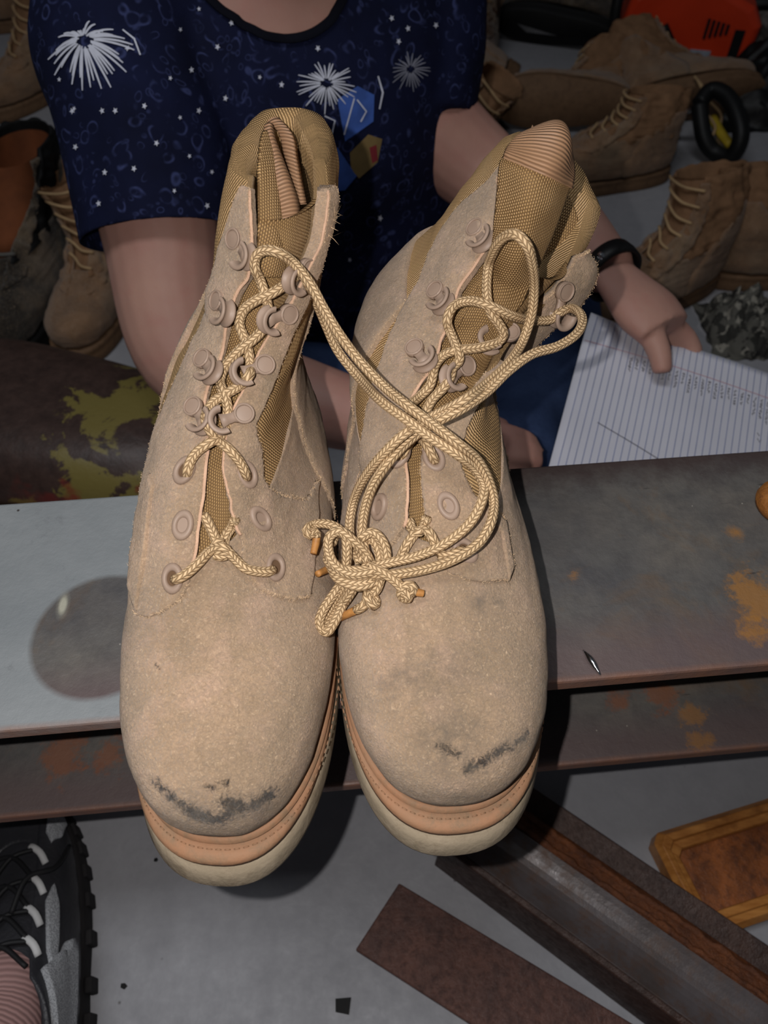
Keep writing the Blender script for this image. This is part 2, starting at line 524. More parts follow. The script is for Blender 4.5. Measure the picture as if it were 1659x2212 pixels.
def m_sole(name, c1, c2, c3, amt=0.6):
    t = NT(name, 0.7, 0.25)
    c = t.ramp(t.noise(30, 5, 0.7), 0.3, 0.7, lin(c1), lin(c2))
    c = t.mix(t.math('MULTIPLY', t.ramp(t.noise(75, 5, 0.75, dist=0.5), 0.5, 0.7), amt), c, lin(c3))
    t.color(c)
    t.normal(t.bump(t.noise(220, 4), 0.0008, 0.6))
    return t.m
MAT['welt'] = m_sole('welt_rubber', (158, 114, 84), (146, 114, 88), (124, 104, 82), .8)
MAT['sole'] = m_sole('outsole_rubber', (146, 132, 110), (168, 152, 130), (104, 88, 68), 0.55)
MAT['bgsuede'] = m_suede('old_suede', (146, 112, 84), (116, 88, 66), (152, 120, 94))

# ------------------------------------------------------------------ boot shape
def cubic_table(T, V):
    """monotone-ish cubic interpolation of table V (rows) at integer-ish knots T"""
    T = np.asarray(T, float); V = np.asarray(V, float)
    D = np.gradient(V, T, axis=0)
    def fn(t):
        t = np.clip(np.asarray(t, float), T[0], T[-1])
        i = np.clip(np.searchsorted(T, t, side='right') - 1, 0, len(T)-2)
        h = (T[i+1]-T[i]); x = (t - T[i]) / h
        sh = x.shape + (1,) if V.ndim > 1 else x.shape
        x = x.reshape(sh); hh = h.reshape(sh)
        return ((2*x**3-3*x**2+1)*V[i] + (x**3-2*x**2+x)*hh*D[i] + (-2*x**3+3*x**2)*V[i+1] + (x**3-x**2)*hh*D[i+1])
    return fn

class Boot:
    """upper surface S(t, u): t climbs from the welt to the collar, u goes round (0 = front, +-1 = back, u > 0 to the +lateral side)"""
    COLS = ('sF', 'lF', 'zF', 'sB', 'lB', 'zB', 'w', 'n', 'k', 'tilt')
    def __init__(s, rings, heel, toe, base):
        s.R = np.array(rings, float)
        s.T = np.arange(len(s.R), dtype=float)
        s.top = s.T[-1]
        s.tab = cubic_table(s.T, s.R)
        a = np.array(toe, float) - np.array(heel, float)
        a = a / np.linalg.norm(a)
        s.ax = np.array([a[0], a[1], 0]); s.lat = np.array([-a[1], a[0], 0])
        if s.lat[0] < 0: s.lat = -s.lat
        s.o = np.array([heel[0], heel[1], base])
        s.bumps = None
    def loc(s, t, u):
        t = np.asarray(t, float); u = np.asarray(u, float)
        p = s.tab(t)
        sF, lF, zF, sB, lB, zB, w, n, k, tilt = [p[..., i] for i in range(10)]
        c = np.cos(np.pi*u); sn = np.sin(np.pi*u)
        cs = np.sign(c)*np.abs(c)**(2/n); ss = np.sign(sn)*np.abs(sn)**(2/n)
        q = (1 - cs)/2
        S = sF*(1-q) + sB*q; Z = zF*(1-q) + zB*q
        l = w*ss*(1 + k*cs)
        Lt = lF*(1-q) + lB*q + l
        return np.stack([S, Lt, Z - tilt*l], -1)
    def world(s, q):
        q = np.asarray(q, float)
        return s.o + q[..., :1]*s.ax + q[..., 1:2]*s.lat + q[..., 2:3]*np.array([0, 0, 1.0])
    def pos(s, t, u): return s.world(s.loc(t, u))
    def nrm(s, t, u):
        e = 0.02
        t = np.asarray(t, float); u = np.asarray(u, float)
        tc = np.clip(t, e, s.top-e)
        a = s.pos(tc+e, u) - s.pos(tc-e, u)
        b = s.pos(tc, u+0.004) - s.pos(tc, u-0.004)
        n = np.cross(b, a)*np.sign(s.ax[0]*s.lat[1]-s.ax[1]*s.lat[0]); n /= np.linalg.norm(n, axis=-1, keepdims=True) + 1e-12
        return n
    def at(s, t, u, off): return s.pos(t, u) + s.nrm(t, u)*np.asarray(off)[..., None]
    def grid(s, nt=160, nu=220):
        t, u = np.meshgrid(np.linspace(0, s.top, nt), np.linspace(-1, 1, nu), indexing='ij')
        return t, u
    def bvh(s):
        t, u = s.grid(); P = s.pos(t, u); nt, nu = t.shape
        v = P.reshape(-1, 3); f = []
        for i in range(nt-1):
            for j in range(nu-1):
                q = i*nu+j; f.append((q, q+1, q+nu+1, q+nu))
        s._tu = (t.ravel(), u.ravel(), nu)
        s._b = BVHTree.FromPolygons([tuple(p) for p in v], f)
        return s._b
    def cast(s, px, py):
        """(t, u, point) where the picture's ray meets the upper surface"""
        d = ray(px, py)
        h = s._b.ray_cast(Vector(CAM), Vector(d))
        if h[0] is None: return None
        nu = s._tu[2]; i = h[2] // (nu-1); j = h[2] % (nu-1); q = i*nu+j
        ids = [q, q+1, q+nu, q+nu+1]
        tt = s._tu[0][ids]; uu = s._tu[1][ids]
        P = s.pos(tt, uu); wv = 1/(np.linalg.norm(P-np.array(h[0]), axis=1)+1e-6)**2; wv /= wv.sum()
        return float(tt@wv), float(uu@wv), np.array(h[0])

def fz(x, o=0.0, s=1.0):
    return np.array([mnoise.noise(Vector((float(a)*s, o, 0.37*o))) for a in np.ravel(x)]).reshape(np.shape(x))

def panel(b, name, parent, m, t0, t1, uL, uR, off=0.0022, nt=80, nu=30, edge=0.0016, jag=0.0, puff=0.0, seed=0.0, wrinkle=0.0, attrs=None, depth=0.0008, spike=0.0, ofn=None):
    """a piece of material laid over the upper between the curves uL(t) and uR(t); its rim rolls down to the surface"""
    tt = np.linspace(t0, t1, nt)
    L = np.interp(tt, *zip(*uL)) if not callable(uL) else uL(tt)
    Rr = np.interp(tt, *zip(*uR)) if not callable(uR) else uR(tt)
    if jag:
        L = L + jag*fz(np.arange(nt), seed+1.3, 0.9); Rr = Rr + jag*fz(np.arange(nt), seed+7.7, 0.9)
    x = np.linspace(0, 1, nu)
    T = np.repeat(tt[:, None], nu, 1)
    if spike:
        T[0] += spike*fz(np.arange(nu), seed+3, 0.8); T[-1] += spike*fz(np.arange(nu), seed+5, 0.8)
    T = np.clip(T, 0, b.top)
    U = L[:, None]*(1-x) + Rr[:, None]*x
    P = b.pos(T, U); N = b.nrm(T, U)
    ew = np.minimum(np.minimum(np.arange(nt)[:, None], (nt-1-np.arange(nt))[:, None]), np.minimum(np.arange(nu)[None], (nu-1-np.arange(nu))[None]))
    O = np.full((nt, nu), off)
    O[ew == 0] = off - edge*0.45
    if ofn is not None: O = O + ofn(T, U)
    if puff:
        O = O + puff*np.sin(np.pi*np.linspace(0, 1, nt))[:, None]**0.6*np.sin(np.pi*x)[None]**0.6
    if wrinkle:
        for i in range(nt):
            for j in range(nu):
                O[i, j] += wrinkle*(n3(P[i, j], 60, seed) + 0.6*n3(P[i, j], 140, seed+4))
    V = P + N*O[..., None]
    du = np.linalg.norm(np.diff(P, axis=1), axis=2).cumsum(1); du = np.hstack([np.zeros((nt, 1)), du])
    du = du - du[:, nu//2:nu//2+1]
    dt = np.linalg.norm(np.diff(P[:, nu//2], axis=0), axis=1).cumsum(); dt = np.concatenate([[0], dt])
    uv = np.stack([du, np.repeat(dt[:, None], nu, 1)], -1).reshape(-1, 2)
    v = V.reshape(-1, 3).tolist(); f = []
    for i in range(nt-1):
        for j in range(nu-1):
            q = i*nu+j; f.append((q, q+1, q+nu+1, q+nu))
    # skirt down to the surface below
    rim = [j for j in range(nu)] + [i*nu+nu-1 for i in range(1, nt)] + [(nt-1)*nu+j for j in range(nu-2, -1, -1)] + [i*nu for i in range(nt-2, 0, -1)]
    base = len(v); low = (P - N*depth).reshape(-1, 3)
    v += low[rim].tolist(); uvl = uv.tolist() + uv[rim].tolist()
    k = len(rim)
    for a in range(k):
        f.append((rim[(a+1) % k], rim[a], base+a, base+(a+1) % k))
    at = {}
    if attrs:
        for nme, fn in attrs.items():
            val = fn(V.reshape(-1, 3)); at[nme] = np.concatenate([val, val[rim]])
    o = obj(name, v, f, m, parent, uvl, attr=at or None)
    o['_rim'] = 0
    del o['_rim']
    return o, V, N

def shell(b, name, parent, m, t0, t1, gL, gR, thick=0.006, nt=90, nu=120, puff=None, minner=None, seed=0.0, wr=0.0, off=0.0, flop=None):
    """the shaft: a wall of some thickness round the back, open between gL(t) < 0 and gR(t) > 0 at the front and at the top"""
    tt = np.linspace(t0, t1, nt)
    a = np.interp(tt, *zip(*gR)); c = 2.0 + np.interp(tt, *zip(*gL))
    x = np.linspace(0, 1, nu)
    T = np.repeat(tt[:, None], nu, 1); U = a[:, None]*(1-x) + c[:, None]*x
    Uw = np.where(U > 1, U-2, U)
    P = b.pos(T, Uw); N = b.nrm(T, Uw)
    O = np.full((nt, nu), off)
    if puff is not None: O = O + puff(T, Uw)
    if wr:
        for i in range(nt):
            for j in range(nu):
                O[i, j] += wr*(n3(P[i, j]*np.array([1, 1, .5]), 55, seed) + 0.5*n3(P[i, j], 110, seed+3))
    Vo = P + N*O[..., None]; Vi = P - N*(thick(T, Uw) if callable(thick) else np.full((nt, nu), thick))[..., None]
    if flop is not None:
        Vo = flop(Vo, T, Uw); Vi = flop(Vi, T, Uw)
    # rounded rim at the top: three rows between outer and inner
    up = Vo[-1] - Vo[-2]; up /= np.linalg.norm(up, axis=1, keepdims=True)
    mid = (Vo[-1] + Vi[-1])/2; half = np.linalg.norm(Vo[-1]-Vi[-1], axis=1, keepdims=True)/2
    rows = [Vo[i] for i in range(nt)]
    for ang in (40, 90, 140):
        r = math.radians(ang)
        rows.append(mid + (Vo[-1]-mid)*math.cos(r) + up*half*math.sin(r))
    rows += [Vi[i] for i in range(nt-1, -1, -1)]
    G = np.array(rows); nr = len(G)
    du = np.linalg.norm(np.diff(G, axis=1), axis=2).cumsum(1); du = np.hstack([np.zeros((nr, 1)), du])
    md = nu//2
    dt = np.concatenate([[0], np.linalg.norm(np.diff(G[:, md], axis=0), axis=1).cumsum()])
    du = du - du[:, md:md+1]
    uv = np.stack([du, np.repeat(dt[:, None], nu, 1)], -1).reshape(-1, 2)
    v = G.reshape(-1, 3); f = []
    for i in range(nr-1):
        for j in range(nu-1):
            q = i*nu+j; f.append((q, q+1, q+nu+1, q+nu))
    # close the two front edges
    for j in (0, nu-1):
        for i in range(nt-1):
            p, q = i*nu+j, (i+1)*nu+j; r, s_ = (nr-1-i)*nu+j, (nr-2-i)*nu+j
            f.append((p, q, s_, r) if j == 0 else (q, p, r, s_))
        p = (nt-1)*nu+j
        f.append(tuple((nt-1+k)*nu+j for k in range(0, 5)))
    o = obj(name, v, f, m, parent, uv)
    return recalc(o)

def sole(b, parent, rings, name, m, seg=120):
    """rings: (z, growth at the toe, growth at the heel, growth of the half width) from the upper's own footprint"""
    sF, lF, zF, sB, lB, zB, w0, n, k, _ = b.R[0]
    R = []
    for z, df, db, dw in rings:
        u = np.linspace(-1, 1, seg, endpoint=False)
        c = np.cos(np.pi*u); sn = np.sin(np.pi*u)
        cs = np.sign(c)*np.abs(c)**(2/n); ss = np.sign(sn)*np.abs(sn)**(2/n)
        q = (1-cs)/2
        waist = 1 - 0.07*np.exp(-((q-0.62)/0.14)**2)*(dw > 0)
        lat = (w0+dw)*ss*(1 + k*cs)*waist + lF*(1-q) + lB*q
        R.append(b.world(np.stack([(sF+df)*(1-q)+(sB-db)*q, lat, np.full(seg, z)], -1)))
    v, f = loft([r.tolist() for r in R])
    o = obj(name, v, f, m, parent)
    return recalc(o)

# ---- hardware
def frame(p, n, d):
    n = Vector(n).normalized(); d = Vector(d); d = (d - n*d.dot(n)).normalized()
    e = n.cross(d)
    M = Matrix((d, e, n)).transposed().to_4x4(); M.translation = Vector(p)
    return M

def speed_hook(parent, p, n, d, sc=1.0):
    """round rivet head, neck and open grooved hook; d points from the head to the lace"""
    M = frame(p, n, d) @ Matrix.Scale(sc, 4)
    b = MB()
    b.lathe([(0, 0.0022), (0.0044, 0.0022), (0.0052, 0.0020), (0.0055, 0.0012), (0.0055, -0.0012), (0, -0.0012)], M, 24)
    # raised rim of the head
    b.tube([M @ Vector((0.0049*math.cos(a), 0.0049*math.sin(a), 0.0024)) for a in np.linspace(0, 2*math.pi, 25)], 0.0007*sc, 6, False)
    # neck
    prof = []
    xs = [0.003, 0.006, 0.0095, 0.0130]; ws = [0.0042, 0.0028, 0.0031, 0.0044]; zs = [0.0004, 0.0007, 0.0012, 0.0016]
    v = []
    for x, w_, z in zip(xs, ws, zs):
        v += [M @ Vector((x, -w_, z-0.0012)), M @ Vector((x, w_, z-0.0012)), M @ Vector((x, w_*0.86, z+0.0012)), M @ Vector((x, -w_*0.86, z+0.0012))]
    f = []
    for i in range(3):
        for k in range(4):
            f.append((i*4+k, i*4+(k+1) % 4, (i+1)*4+(k+1) % 4, (i+1)*4+k))
    f += [(3, 2, 1, 0), (12, 13, 14, 15)]
    b.add([tuple(q) for q in v], f)
    # grooved hook: half a spool with two rims, its axis across the neck
    Mh = M @ Matrix.Translation((0.0128, 0, 0.0004))
    prof = [(0.0052, 0.0002), (0.0072, 0.0002), (0.0077, 0.0010), (0.0072, 0.0018), (0.0062, 0.0024), (0.0056, 0.0042), (0.0061, 0.0060), (0.0072, 0.0068), (0.0078, 0.0077), (0.0072, 0.0085), (0.0054, 0.0082), (0.0044, 0.0064), (0.0042, 0.0042), (0.0045, 0.0020), (0.0052, 0.0002)]
    b.lathe(prof, Mh, 26, math.radians(-100), math.radians(100))
    for sg in (-1, 1):          # rounded ends of the channel
        ca, sa = math.cos(math.radians(100)), math.sin(math.radians(100))*sg
        b.add([tuple(Mh @ Vector((r_*ca, r_*sa, z_))) for r_, z_ in prof[:-1]], [tuple(range(len(prof)-1))])
    o = b.build('speed_hook', MAT['plastic'], parent, smooth=True)
    return recalc(o)

def eyelet(parent, p, n, d, sc=1.0, filled=False):
    M = frame(p, n, d) @ Matrix.Diagonal((sc*1.15, sc*0.82, sc, 1))
    b = MB()
    prof = [(0.0028+0.0017*(1-math.cos(a))/1 - 0.0003, 0.0014*math.sin(a)) for a in np.linspace(0, math.pi, 9)]
    prof = [(0.0029 + 0.0016 - 0.0016*math.cos(a), 0.0013*math.sin(a)) for a in np.linspace(0, math.pi, 9)] + [(0.0061, -0.001)]
    prof = [(0.0029, -0.002)] + prof
    b.lathe(prof, M, 22)
    o = b.build('eyelet', MAT['plastic'], parent, smooth=True); recalc(o)
    h = MB().lathe([(0, 0.0001), (0.0031, 0.0001), (0.0031, -0.001)], M, 18).build('eyelet_hole', MAT['plastic'] if filled else MAT['hole'], o, smooth=False)
    h.location = -Vector((0, 0, 0))
    return o

def strip(name, parent, m, rows, nt=40, nu=16, thick=0.0016, bulge_pow=1.0, wr=0.0, seed=0.0, uvs=1.0):
    """a band of cloth or leather given by rows of its two edges: (left xyz, right xyz, bulge towards the viewer's side)"""
    A = np.array([np.concatenate([r[0], r[1], [r[2]]]) for r in rows], float)
    C = catmull(np.column_stack([A[:, :3], A[:, 3:]]), nt)
    x = np.linspace(0, 1, nu)[None, :, None]
    P = C[:, None, :3]*(1-x) + C[:, None, 3:6]*x
    du = P[:, -1] - P[:, 0]; dv = np.gradient(P[:, nu//2], axis=0)
    N = np.cross(du, dv); N /= np.linalg.norm(N, axis=1, keepdims=True) + 1e-12
    s_ = np.sign(np.sum(N*(CAM - P[:, nu//2]), axis=1)); N *= s_[:, None]
    P = P + N[:, None]*(C[:, 6:7, None]*(np.sin(np.pi*x)**bulge_pow))
    if wr:
        for i in range(nt):
            for j in range(nu): P[i, j] += N[i]*wr*n3(P[i, j], 80, seed)
    W = np.linalg.norm(np.diff(P, axis=1), axis=2).cumsum(1); W = np.hstack([np.zeros((nt, 1)), W]); W -= W[:, -1:]/2
    Lg = np.concatenate([[0], np.linalg.norm(np.diff(P[:, nu//2], axis=0), axis=1).cumsum()])
    uv = np.stack([W, np.repeat(Lg[:, None], nu, 1)], -1)
    back = P - N[:, None]*thick
    e = np.zeros((nt, nu)); v = np.concatenate([P.reshape(-1, 3), back.reshape(-1, 3)])
    uv2 = np.concatenate([uv.reshape(-1, 2)]*2); K = nt*nu; f = []
    for i in range(nt-1):
        for j in range(nu-1):
            q = i*nu+j
            f.append((q, q+1, q+nu+1, q+nu)); f.append((K+q+nu, K+q+nu+1, K+q+1, K+q))
    for i in range(nt-1):
        for j in (0, nu-1):
            q = i*nu+j; f.append((q, q+nu, K+q+nu, K+q))
    for j in range(nu-1):
        for i in (0, nt-1):
            q = i*nu+j; f.append((q, q+1, K+q+1, K+q))
    o = obj(name, v, f, m, parent, uv2); recalc(o)
    return o, P, N

def fray(parent, edges, n, ln=0.0020, wd=0.00013, name='frayed_edge', seed=1):
    """loose fibres standing out of cut suede edges; edges = [(points, outward points)]"""
    r = np.random.default_rng(seed); v = []; f = []
    for pts, inn in edges:
        pts = np.asarray(pts); inn = np.asarray(inn); k = len(pts)
        for _ in range(int(n*k/60)):
            i = r.integers(0, k-1); a = r.random()
            p = pts[i]*(1-a) + pts[i+1]*a; d = p - (inn[i]*(1-a) + inn[i+1]*a)
            d = d/(np.linalg.norm(d)+1e-9) + r.normal(0, .55, 3); d /= np.linalg.norm(d)
            L = ln*(0.35 + r.random()**2); t = np.cross(d, r.normal(0, 1, 3)); t = t/np.linalg.norm(t)*wd*(0.6+r.random())
            q = len(v); b2 = r.normal(0, .5, 3)*L*.5
            p = p - d*0.0012
            v += [p-t, p+t, p+d*L*.6+t*.6+b2*.4, p+d*L*.6-t*.6+b2*.4, p+d*L+b2]
            f += [(q, q+1, q+2, q+3), (q+3, q+2, q+4)]
    o = obj(name, v, f, MAT['fray'], parent, smooth=False)
    o['kind'] = 'stuff'
    return o

def cord(name, parent, pts, r=0.00245, m=None, step=0.0016, seg=12):
    P = np.asarray(pts, float)
    L = np.linalg.norm(np.diff(P, axis=0), axis=1).sum()
    C = catmull(P, max(8, int(L/step)))
    v, f, uv = tube_mesh(C, r, seg)
    return obj(name, v, f, m or MAT['lace'], parent, uv)
# ------------------------------------------------------------------ the pair of boots
#            sF     lF     zF     sB     lB     zB    w      n    k    tilt
LB = Boot([(0.3000, 0.0100, 0.0340, 0.0060, -0.0100, 0.0360, 0.0465, 2.4000, 0.2400, 0.0000),
           (0.3025, 0.0100, 0.0470, 0.0020, -0.0100, 0.0500, 0.0483, 2.4000, 0.2400, 0.0000),
           (0.2990, 0.0080, 0.0600, 0.0010, -0.0100, 0.0600, 0.0471, 2.4000, 0.2400, 0.0000),
           (0.2860, 0.0040, 0.0700, 0.0010, -0.0110, 0.0700, 0.0445, 2.4000, 0.2200, 0.0000),
           (0.2640, -0.0015, 0.0770, 0.0020, -0.0120, 0.0800, 0.0410, 2.4000, 0.1800, 0.0000),
           (0.2380, -0.0085, 0.0840, 0.0030, -0.0130, 0.0900, 0.0390, 2.3500, 0.1200, 0.0000),
           (0.2130, -0.0115, 0.0935, 0.0040, -0.0140, 0.1000, 0.0373, 2.3000, 0.0500, 0.0000),
           (0.1930, -0.0125, 0.1050, 0.0040, -0.0130, 0.1100, 0.0350, 2.2000, 0.0200, 0.0000),
           (0.1660, -0.0105, 0.1200, 0.0030, -0.0100, 0.1230, 0.0320, 2.2000, 0.0000, 0.0000),
           (0.1360, -0.0030, 0.1370, 0.0000, 0.0000, 0.1380, 0.0295, 2.2000, 0.0000, 0.0000),
           (0.1090, 0.0050, 0.1530, -0.0050, 0.0060, 0.1530, 0.0275, 2.2000, 0.0000, 0.0000),
           (0.0890, 0.0120, 0.1750, -0.0100, 0.0120, 0.1750, 0.0262, 2.2000, 0.0000, 0.0000),
           (0.0730, 0.0160, 0.1980, -0.0140, 0.0160, 0.1970, 0.0255, 2.2000, 0.0000, 0.0000),
           (0.0620, 0.0180, 0.2140, -0.0140, 0.0170, 0.2110, 0.0238, 2.2000, 0.0000, 0.0000)],
          (-.0655, .392), (-.0885, .080), BEAM_TOP)
RB = Boot([(0.3000, -0.0060, 0.0340, 0.0060, 0.0040, 0.0360, 0.0485, 2.4000, 0.2400, 0.0000),
           (0.3025, -0.0060, 0.0470, 0.0020, 0.0040, 0.0500, 0.0505, 2.4000, 0.2400, 0.0000),
           (0.2990, -0.0060, 0.0600, 0.0010, 0.0040, 0.0600, 0.0495, 2.4000, 0.2400, 0.0000),
           (0.2860, -0.0050, 0.0700, 0.0010, 0.0040, 0.0700, 0.0467, 2.4000, 0.2200, 0.0000),
           (0.2640, -0.0030, 0.0770, 0.0020, 0.0010, 0.0800, 0.0432, 2.4000, 0.1800, 0.0000),
           (0.2380, -0.0010, 0.0840, 0.0030, 0.0010, 0.0900, 0.0402, 2.3500, 0.1200, 0.0000),
           (0.2130, 0.0000, 0.0935, 0.0040, 0.0010, 0.1000, 0.0385, 2.3000, 0.0500, 0.0000),
           (0.1930, -0.0010, 0.1050, 0.0040, 0.0000, 0.1100, 0.0378, 2.2000, 0.0200, 0.0000),
           (0.1660, -0.0010, 0.1190, 0.0030, 0.0030, 0.1230, 0.0335, 2.2000, 0.0000, 0.0000),
           (0.1380, 0.0090, 0.1330, 0.0000, 0.0170, 0.1380, 0.0295, 2.2000, 0.0000, 0.0500),
           (0.1150, 0.0240, 0.1420, -0.0040, 0.0350, 0.1520, 0.0265, 2.2000, 0.0000, 0.2000),
           (0.0970, 0.0440, 0.1570, -0.0080, 0.0520, 0.1680, 0.0250, 2.2000, 0.0000, 0.4000),
           (0.0820, 0.0660, 0.1760, -0.0110, 0.0630, 0.1800, 0.0245, 2.2000, 0.0000, 0.5000),
           (0.0720, 0.0750, 0.1900, -0.0120, 0.0700, 0.1880, 0.0242, 2.2000, 0.0000, 0.5000)],
          (.014, .405), (.041, .095), BEAM_TOP)
for b in (LB, RB): b.bvh()

def edges_of(V):
    return [(V[:, 0], V[:, 2]), (V[:, -1], V[:, -3])]

def polydist(pts, X):
    """distance of every X to a polyline"""
    d = np.full(len(X), 9.0)
    P = np.asarray(pts)
    for a, b in zip(P[:-1], P[1:]):
        ab = b-a; t = np.clip(((X-a)@ab)/(ab@ab), 0, 1)
        d = np.minimum(d, np.linalg.norm(X-(a+t[:, None]*ab), axis=1))
    return d

def soles(b, root):
    o = sole(b, root, [(0.0, .0115, .009, .0030), (.003, .0155, .011, .0042), (.008, .0165, .0115, .0044), (.015, .0140, .0105, .0038), (.0195, .0115, .009, .0032), (.0205, .0085, .008, .002)], 'outsole', MAT['sole'])
    w_ = sole(b, root, [(.0205, .0085, .008, .002), (.0216, .0085, .008, .002), (.0226, .0110, .010, .0034), (.0265, .0112, .010, .0035), (.0285, .0098, .0095, .003), (.0290, .0070, .007, .002), (.0288, .0055, .006, .001), (.0290, -.002, .0, -.003)], 'welt', MAT['welt'])
    # the raised bead that meets the upper
    u = np.linspace(-1, 1, 140)
    P = b.pos(np.full(140, 0.08), u)
    out = b.nrm(np.full(140, 0.3), u); out[:, 2] = 0; out /= np.linalg.norm(out, axis=1, keepdims=True)
    C = P + out*0.0012; C[:, 2] = BEAM_TOP + 0.0315
    v, f, uv = tube_mesh(C, 0.0022, 8, False)
    obj('rand', v, f, MAT['welt'], root)
    # row of stitches round the welt
    C2 = P + out*0.0052; C2[:, 2] = BEAM_TOP + 0.0293
    L = np.concatenate([[0], np.cumsum(np.linalg.norm(np.diff(C2, axis=0), axis=1))])
    st = MB()
    for q in np.arange(0.002, L[-1], 0.0042):
        a = np.array([np.interp(q, L, C2[:, k]) for k in range(3)]); c = np.array([np.interp(q+.0026, L, C2[:, k]) for k in range(3)])
        st.tube([a, (a+c)/2+np.array([0, 0, .0004]), c], 0.0003, 5)
    s_ = st.build('welt_stitching', MAT['welt'], root, smooth=True); s_['kind'] = 'stuff'

def scuff_fn(lines, r):
    return lambda X: np.max([np.clip(1 - polydist(l, X)/rr, 0, 1) for l, rr in zip(lines, r)], axis=0)

def collar_puff(b, t0=10.2, amp=0.005):
    def fn(T, U):
        k = np.clip((T-t0)/(b.top-t0), 0, 1)
        rib = 0.0
        return amp*np.sin(np.pi*np.clip(k*0.86+0.05, 0, 1))**0.7*(T > t0) * (0.75+0.25*np.cos(6*np.pi*U))
    return fn

LPUFF = collar_puff(LB, 10.2, .004); RPUFF = collar_puff(RB, 10.2, .003)
# ================= left boot of the picture
CUTS = []
LR = empty('combat_boot', LB.o)
tag(LR, 'upright tan suede combat boot with black scuff across its toe, on the primed beam end', 'boot', 'tied pair of tan combat boots')
soles(LB, LR)
def P3(b, pts): return [c[2] for c in (b.cast(*q) for q in pts) if c is not None]
sc = [P3(LB, [(340, 1688), (375, 1722), (410, 1745)]), P3(LB, [(405, 1745), (440, 1760), (475, 1768), (500, 1750)]), P3(LB, [(490, 1730), (520, 1742), (560, 1728), (582, 1716)]), P3(LB, [(338, 1436), (345, 1444)]), P3(LB, [(450, 1700), (490, 1690)])]
gr = [P3(LB, [(390, 1740), (450, 1765), (560, 1735)]), P3(LB, [(560, 1090), (590, 1080)])]
panel(LB, 'vamp', LR, MAT['vamp'], 0, 6.85, [(0, -.60), (7.35, -.56)], [(0, .60), (7.35, .56)], 0.0010, 150, 150, 0.001, wrinkle=0.0005, seed=2,
      attrs={'scuff': scuff_fn(sc, [.0072, .0095, .0100, .0030, .005]), 'grime': scuff_fn(gr, [.012, .012])})
heel, V, N = panel(LB, 'heel_counter', LR, MAT['suede'], 0, 10.5, [(0, .55), (4.7, .53), (7.6, .50), (9, .53), (10.5, .62)], [(0, 1.45), (4.7, 1.47), (7.6, 1.50), (9, 1.47), (10.5, 1.38)], 0.0030, 90, 70, 0.0018, jag=0.004, wrinkle=0.0006, seed=5)
fe = edges_of(V)
def curve(b, pix, low=(), high=()):
    """(t, u) of picture points on the upper, sorted up the boot"""
    c = sorted([(q[0], q[1]) for q in (b.cast(*p) for p in pix) if q is not None])
    out = list(low)
    for t_, u_ in c:
        if (not out or t_ > out[-1][0]+.05) and (not high or t_ < high[0][0]-.05): out.append((t_, u_))
    return out + list(high)
GL = curve(LB, [(425, 1190), (440, 1080), (450, 1000), (455, 930), (445, 880), (458, 830), (478, 790), (490, 740), (500, 690), (520, 640), (545, 600), (554, 540), (553, 480), (548, 400)], low=[(6.3, .03)])
GL += [(13, GL[-1][1]-.02)] if GL[-1][0] < 12.9 else []
GR = curve(LB, [(520, 1170), (495, 1080), (480, 1010), (492, 940), (505, 890), (525, 850), (540, 810), (560, 760), (590, 700), (625, 640), (648, 580), (672, 520)], low=[(6.3, .18)])
GR += [(12.4, GR[-1][1]+.03), (13, GR[-1][1]+.05)]
sh = lambda g, d: [(t, u+d) for t, u in g]
lth = lambda T, U: 0.004 + 0.012*np.clip((T-10.5)/1.8, 0, 1)*np.clip((np.abs(U-.08)-.26)/.22, 0, 1)
shell(LB, 'shaft', LR, MAT['ribbed'], 6.3, 13, sh(GL, -.03), sh(GR, .03), lth, 90, 130, LPUFF, wr=0.0010, seed=3)
e1, V, N = panel(LB, 'eyestay', LR, MAT['suede'], 5.17, 12.85,
      [(5.17, -.26), (5.6, -.28), (6.46, -.30), (7.5, -.33), (8.5, -.345), (9.6, -.33), (10.5, -.30), (11.38, -.25), (12.3, -.19), (12.6, -.17), (12.85, -.15)],
      [(5.17, -.185), (5.4, -.12), (5.63, -.07), (5.95, -.01), (6.25, .012)] + [g for g in GL if g[0] > 6.4], 0.0030, 130, 34, 0.002, jag=0.005, wrinkle=0.0009, seed=8, ofn=LPUFF)
fe += edges_of(V); CUTS.append((LR, V[26:, -1]))
e2, V, N = panel(LB, 'eyestay', LR, MAT['suede'], 3.4, 12.5,
      [(3.4, .39), (4.3, .33), (5, .27), (6.09, .19)] + [g for g in GR if g[0] > 6.5],
      [(3.4, .53), (4, .50), (5.55, .42), (6.5, .35), (7.3, .29)] + [g for g in curve(LB, [(590, 1030), (560, 970), (548, 920), (580, 840), (610, 760), (640, 670)]) if g[0] > 7.5] + [(11.5, .34), (12.0, .40), (12.5, .36)], 0.0034, 140, 34, 0.002, jag=0.006, wrinkle=0.0009, seed=11, spike=.12, ofn=LPUFF)
fe += edges_of(V); CUTS.append((LR, V[52:, 0]))
fray(LR, fe, 700, seed=3)
panel(LB, 'tongue', LR, MAT['weave'], 6.4, 12.2, sh(GL, -.06), sh(GR, .05), -0.0030, 90, 26, 0.0005, wrinkle=0.0012, seed=4)
yy = lambda px, py, Y: on_y(px, py, Y)
# stitched strap at the foot of the outer eyestay
panel(LB, 'stay_strap', LR, MAT['suede'], 5.3, 7.6, [(5.3, -.235), (6.5, -.22), (7.6, -.235)], [(5.3, -.16), (6.5, -.155), (7.6, -.19)], 0.0046, 40, 12, 0.0016, seed=9, wrinkle=.0003)
